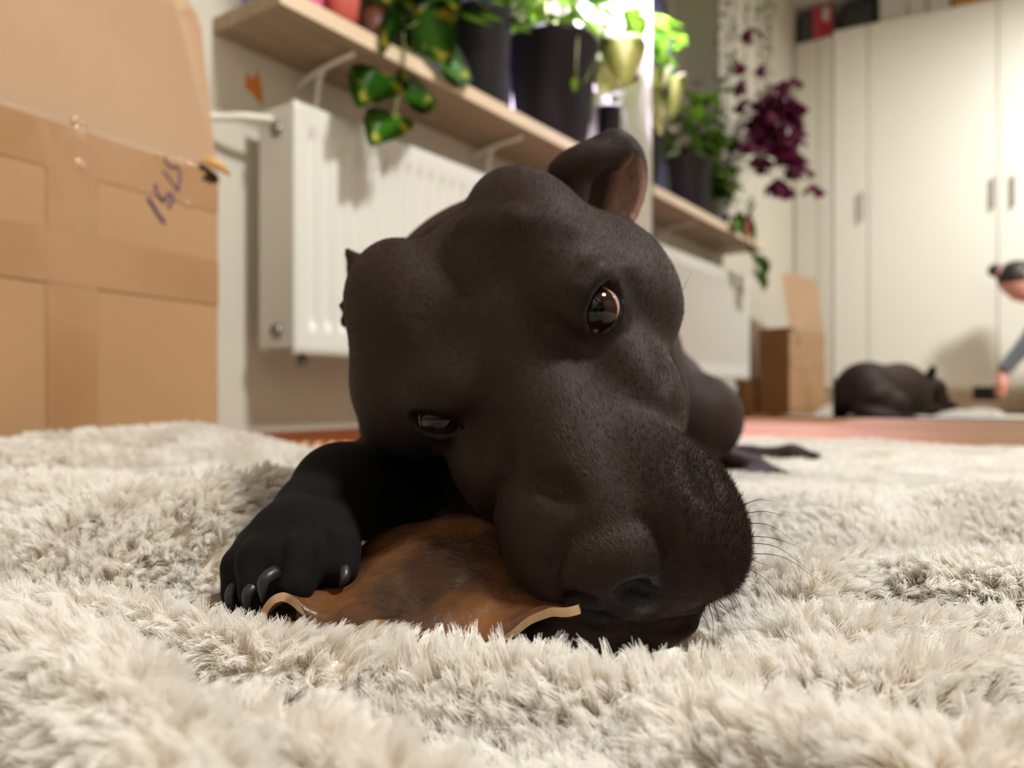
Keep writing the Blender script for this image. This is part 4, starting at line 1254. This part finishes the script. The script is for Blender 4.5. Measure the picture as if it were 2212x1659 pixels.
# whiskers
r = np.random.default_rng(5)
WK = []
for (sx, sy), (ex, ey), sag in (((1600, 1098), (1668, 1082), -10), ((1604, 1110), (1700, 1116), -8), ((1606, 1130), (1712, 1166), -14), ((1606, 1158), (1728, 1182), -8), ((1604, 1172), (1752, 1236), -22),
                                ((1598, 1196), (1780, 1262), -26), ((1596, 1186), (1660, 1222), 6), ((1588, 1214), (1700, 1302), -14), ((1580, 1222), (1606, 1246), 2), ((1566, 1252), (1628, 1296), -4), ((1568, 1258), (1606, 1340), -16),
                                ((1556, 1266), (1590, 1330), -10), ((1548, 1284), (1586, 1358), -12), ((1540, 1290), (1552, 1362), -8), ((1534, 1300), (1540, 1380), -6), ((1518, 1318), (1532, 1376), -6), ((1510, 1326), (1502, 1372), 2), ((1465, 660), (1496, 585), 8),
                                ((1010, 1118), (985, 1180), 6), ((1070, 1200), (1062, 1262), 6), ((1120, 1245), (1110, 1310), 4), ((1500, 1340), (1516, 1392), -4), ((1470, 1352), (1466, 1398), 2)):
    d = surf(sx, sy)
    if d > .395: d = surf(sx - 14, sy)
    if d > .395: d = surf(sx - 40, sy)
    if sy < 700: d = .39
    a, e = P(sx - 6, sy, d + .003), P(ex, ey, d - r.uniform(-.010, .022))
    mid = P((sx + ex) / 2 + (sag if abs(ey - sy) > abs(ex - sx) else 0) * -.5, (sy + ey) / 2 + (sag if abs(ey - sy) <= abs(ex - sx) else 0), (a[1] + e[1]) / 2)
    WK.append(smooth_path([a, mid, e], 7))
WK = np.stack(WK)
o = hair_curves('whiskers', L2W(WK), np.broadcast_to(np.linspace(.00017, .00004, 7), (len(WK), 7)), M_hair, dbody)
o['kind'] = 'stuff'

# eyes
def eyemat(name, c, rough=.04, **kw): return mat(name, c, rough, .32, **kw)
M_sclera = eyemat('eye_white', rgb(176, 138, 124)); M_iris = eyemat('iris', rgb(34, 17, 9)); M_pupil = eyemat('pupil', rgb(6, 5, 5))
for (c, R), gaze in zip(EYES, ((-.14, -1, .02), (.06, -1, .02))):
    g = unit(gaze); n_ = 30
    bm = bmesh.new(); bmesh.ops.create_uvsphere(bm, u_segments=40, v_segments=30, radius=.0122)
    rot = Vector((0, 0, 1)).rotation_difference(Vector(L2W(g))).to_matrix().to_4x4()
    for v in bm.verts:
        if v.co.z > .0095: v.co.z += (v.co.z - .0095) * .18      # cornea bulge
    cc = L2W(c)
    for f in bm.faces:
        z = f.calc_center_median().normalized().z
        f.material_index = 2 if z > .90 else (1 if z > .52 else 0)
    for v in bm.verts: v.co = Matrix.Translation(cc) @ rot @ v.co
    o = bm_obj('eye', bm, M_sclera, dog, True); o.data.materials.append(M_iris); o.data.materials.append(M_pupil)
# flesh in the inner corner of the left eye
M_flesh = mat('eye_corner', rgb(96, 48, 42), .25, .5)
for (cx, cy, rr_) in ((1286, 712, .0022), (984, 917, .0016)):
    d = surf(cx, cy); bm = bmesh.new(); bmesh.ops.create_uvsphere(bm, u_segments=14, v_segments=10, radius=rr_)
    cpos = L2W(P(cx, cy, d + .0004))
    for v in bm.verts: v.co = Vector(cpos) + v.co
    bm_obj('tear_duct', bm, M_flesh, dog, True)
# claws
M_claw = mat('claw', rgb(26, 24, 25), .42, .5)
for pts in ([(742, 1222, .324), (744, 1246, .318), (734, 1266, .316)], [(596, 1236, .306), (570, 1256, .300), (566, 1300, .302)], [(556, 1262, .312), (536, 1284, .306), (534, 1322, .308)], [(512, 1262, .326), (498, 1290, .320), (504, 1328, .320)]):
    q = [P(*p) for p in pts]; path = smooth_path(q, 10)
    tube('claw', path, np.array([.0040, .0041, .0040, .0038, .0035, .0032, .0028, (.0022), .0015, .0006]) * .74, M_claw, dog, 10, True)
for pts in ([(1645, 1035, .985), (1672, 1040, .975), (1690, 1060, .972)], [(1610, 1040, .98), (1622, 1052, .965), (1628, 1064, .96)]):
    path = smooth_path([P(*p) for p in pts], 8); tube('claw', path, np.linspace(.0062, .0012, 8), M_claw, dog, 8, True)
# ================================================================ the person taking the picture, seen in the mirrors
def new_field(gx, gy, gz):
    global GX, GY, GZ, FLD
    GX, GY, GZ = gx, gy, gz
    FLD = np.full((len(GX), len(GY), len(GZ)), 1.0, dtype=np.float32)
def pgrid(off=0): 
    new_field(np.concatenate([axis(-.06, .22, .004)[:-1], axis(.22, 1.20, .010)]),
              np.concatenate([axis(-1.05, -.34, .011)[:-1], axis(-.34, .06, .004)]),
              np.concatenate([axis(-.01, .08, .009)[:-1], axis(.08, .30, .004)[:-1], axis(.30, .62, .010)[:-1], axis(.62, .92, .005)]))
person = empty('person', tuple(L2W((.22, -.70, 0))), 'kneeling person with a dark topknot and grey-blue sweater, reflected in the mirror', 'person')
M_skin = mat('skin', rgb(206, 140, 122), .5, .4); M_hairp = mat('dark_hair', rgb(38, 28, 26), .45, .4, bump=(120, .5, .004))
M_sweat = mat('grey_sweater', rgb(128, 136, 150), .85, .2, bump=(180, .3, .003)); M_trous = mat('dark_trousers', rgb(52, 52, 60), .8, .2, bump=(90, .3, .003))
M_scr = mat('scrunchie', rgb(206, 140, 128), .7); M_band = mat('wrist_band', rgb(92, 56, 36), .6)
SHR, ELR, WRR = W2L(.10, -.46, .575), W2L(.055, -.265, .455), W2L(.0, -.118, .245)
SHL, ELL_, WRL = W2L(-.22, -.47, .575), W2L(-.275, -.50, .34), W2L(-.19, -.62, .195)
HIPS, CHEST, NECK, HEADC = W2L(-.07, -.88, .30), W2L(-.06, -.60, .49), W2L(-.08, -.40, .61), np.array([.105, -.205, .735])
FW = unit(W2L(0, 1)); SD = unit(W2L(1, 0))
CROWN = unit((-.70, .52, .48)); FACE = unit(np.array([-.05, .35, -.62]) - CROWN * np.array([-.05, .35, -.62]).dot(CROWN)); SIDE = np.cross(CROWN, FACE)
RF = np.stack([SIDE, FACE, CROWN])
def limbs(arm=0, leg=0, torso=0, e=0.0):
    if torso:
        cap(HIPS, CHEST, .135 + e, .125 + e, .05); ell(HIPS, (.15 + e, .15 + e, .13 + e), .05)
        cap(CHEST, (SHL + SHR) / 2, .125 + e, .10 + e, .05); cap(SHL + SD * .03, SHR - SD * .03, .062 + e, .062 + e, .05)
    if arm:
        cap(SHR, ELR, .052 + e, .042 + e, .03); cap(ELR, WRR, .040 + e, .027 + e, .02); cap(SHL, ELL_, .052 + e, .042 + e, .03); cap(ELL_, WRL, .040 + e, .027 + e, .02)
    if leg:
        for s, kx in ((-.09, -.19), (.09, .06)):
            hp_ = HIPS + SD * s; kn = W2L(kx, -.52, .085); an = W2L(kx, -.98, .062)
            cap(hp_, kn, .095 + e, .062 + e, .03); cap(kn, an, .056 + e, .036 + e, .03)
            if e == 0: cap(an, an - FW * .15 - [0, 0, .012], .036, .024, .02)
pgrid()
limbs(1, 1, 1, -.010)
cap(NECK, HEADC - CROWN * .05 - FACE * .02, .052, .050, .03)
ell(HEADC, (.074, .092, .098), .02, RF)
ell(HEADC + FACE * .050 - CROWN * .055, (.050, .050, .058), .03, RF)          # jaw
ell(HEADC + FACE * .098 - CROWN * .022, (.012, .018, .022), .010, RF)         # nose
ell(HEADC + FACE * .088 - CROWN * .064, (.024, .012, .008), .006, RF)         # lips
for s in (1, -1):
    ell(HEADC + FACE * .088 + SIDE * .031 + CROWN * .004, (.016, .010, .011), .010, RF, 'sub')
    ell(HEADC + FACE * .076 + SIDE * .031 + CROWN * .003, (.013, .012, .012), .004, RF)
    ell(HEADC + SIDE * .074 * s - CROWN * .02 - FACE * .01, (.010, .018, .028), .006, RF)
# right hand around the end of the phone
PALM = np.array([.118, -.034, .160])
cap(WRR, PALM + [0, 0, .02], .024, .026, .02); ell(PALM, (.026, .016, .038), .012)
def finger(pts, r0, r1):
    for i in range(len(pts) - 1):
        k = lambda t: r0 + (r1 - r0) * t / (len(pts) - 1)
        cap(pts[i], pts[i + 1], k(i), k(i + 1), .003)
finger([(.122, -.020, .185), (.136, .002, .182), (.122, .010, .178), (.104, .010, .176)], .0088, .0070)
finger([(.126, -.022, .165), (.140, .002, .160), (.126, .011, .157), (.106, .011, .156)], .0090, .0072)
finger([(.126, -.022, .146), (.140, .002, .140), (.126, .011, .137), (.109, .011, .137)], .0086, .0070)
finger([(.122, -.022, .130), (.136, .000, .120), (.124, .008, .117), (.112, .008, .117)], .0076, .0062)
finger([(.098, -.046, .178), (.082, -.036, .168), (.070, -.024, .150)], .0105, .0085)     # thumb on the screen side
# left hand on the thigh
HB = WRL + FW * .055 - [0, 0, .015]
ell(HB, (.030, .036, .015), .012)
for k in range(4): finger([HB + SD * (.018 * (k - 1.5)) + FW * .03, HB + SD * (.021 * (k - 1.5)) + FW * (.062 + .006 * (k in (1, 2))) - [0, 0, .006], HB + SD * (.022 * (k - 1.5)) + FW * (.082 + .008 * (k in (1, 2))) - [0, 0, .022]], .0085, .0068)
finger([HB + SD * .028 - FW * .005, HB + SD * .050 + FW * .022 - [0, 0, .006], HB + SD * .056 + FW * .044 - [0, 0, .016]], .0100, .0080)
V, Q = surface_nets(FLD, GX, GY, GZ); V = relax(V, Q, 1); mesh_fast('body', L2W(V), Q, M_skin, person)
pgrid(); limbs(1, 0, 1, .006)
FLD[:] = np.maximum(FLD, -(np.hypot(np.hypot(GX[:, None, None] - WRR[0], GY[None, :, None] - WRR[1]), GZ[None, None, :] - WRR[2]) - .040).astype(np.float32))
FLD[:] = np.maximum(FLD, -(np.hypot(np.hypot(GX[:, None, None] - WRL[0], GY[None, :, None] - WRL[1]), GZ[None, None, :] - WRL[2]) - .040).astype(np.float32))
cap(NECK + FW * .05 + [0, 0, .02], NECK + FW * .13 + [0, 0, .08], .05, .055, .01, 'sub')
V, Q = surface_nets(FLD, GX, GY, GZ); mesh_fast('sweater', L2W(relax(V, Q, 1)), Q, M_sweat, person)
pgrid(); limbs(0, 1, 0, .004); ell(HIPS, (.158, .158, .138), .05); 
FLD[:] = np.maximum(FLD, (-(GX[:, None, None] * FW[0] + GY[None, :, None] * FW[1]) - .975).astype(np.float32))
V, Q = surface_nets(FLD, GX, GY, GZ); mesh_fast('trousers', L2W(relax(V, Q, 1)), Q, M_trous, person)
pgrid(); ell(HEADC + CROWN * .012 - FACE * .014, (.082, .096, .098), .01, RF)
ell(HEADC + FACE * .085 - CROWN * .05, (.085, .085, .085), .012, RF, 'sub')
ell(HEADC + CROWN * .128 - FACE * .005, (.036, .036, .032), .012, RF)
V, Q = surface_nets(FLD, GX, GY, GZ); mesh_fast('hair', L2W(relax(V, Q, 1)), Q, M_hairp, person)
cen = HEADC + CROWN * .106 - FACE * .005; th = np.linspace(0, 2 * math.pi, 25)
V, F = tube_np(np.array([cen + (SIDE * math.cos(t) + FACE * math.sin(t)) * .027 for t in th]), .010 + .002 * np.sin(th * 9), 8, False); mesh_np('scrunchie', L2W(V), F, M_scr, person)
dw = unit(WRR - ELR); aw = unit(np.cross(dw, (0, 0, 1))); bw_ = np.cross(dw, aw)
V, F = tube_np(np.array([WRR - dw * .012 + (aw * math.cos(t) + bw_ * math.sin(t)) * .0255 for t in th]), .0055, 8, False); mesh_np('hair_tie', L2W(V), F, M_band, person)

# the phone itself, lens at the camera
phn = empty('phone', tuple(L2W((.05, -.009, .13))), 'black phone held sideways just above the blanket, taking the picture', 'phone')
M_ph = mat('phone_glass', rgb(24, 25, 28), .12, .5); M_frame = mat('phone_frame', rgb(120, 112, 104), .25, .5, 1.0)
M_scrn = bpy.data.materials.new('phone_screen'); M_scrn.use_nodes = True
_b = M_scrn.node_tree.nodes['Principled BSDF']; _b.inputs['Base Color'].default_value = (.02, .02, .02, 1); _b.inputs['Emission Color'].default_value = (.5, .42, .34, 1); _b.inputs['Emission Strength'].default_value = .5
def lbox(name, lo, hi, m, par, bev=0.0):
    bm = bmesh.new(); vs = bm_box(bm, lo, hi, bev, 3)
    for v in bm.verts: v.co = Vector(L2W(np.array(v.co)))
    return bm_obj(name, bm, m, par)
lbox('frame', (-.020, -.0135, .100), (.127, -.0062, .172), M_frame, phn, .0028)
lbox('back_glass', (-.019, -.0064, .101), (.126, -.0054, .171), M_ph, phn, .0003)
lbox('screen', (-.018, -.0142, .102), (.125, -.0133, .170), M_scrn, phn, .0003)
for lx, lz in ((.0, CAM_H), (.0, CAM_H + .018), (.017, CAM_H + .009)):
    V, F = tube_np(np.array([(lx, -.0056, lz), (lx, -.0034, lz), (lx, -.0032, lz)]), [.0068, .0068, .0060], 20); mesh_np('lens', L2W(V), F, M_ph, phn, smooth=False)
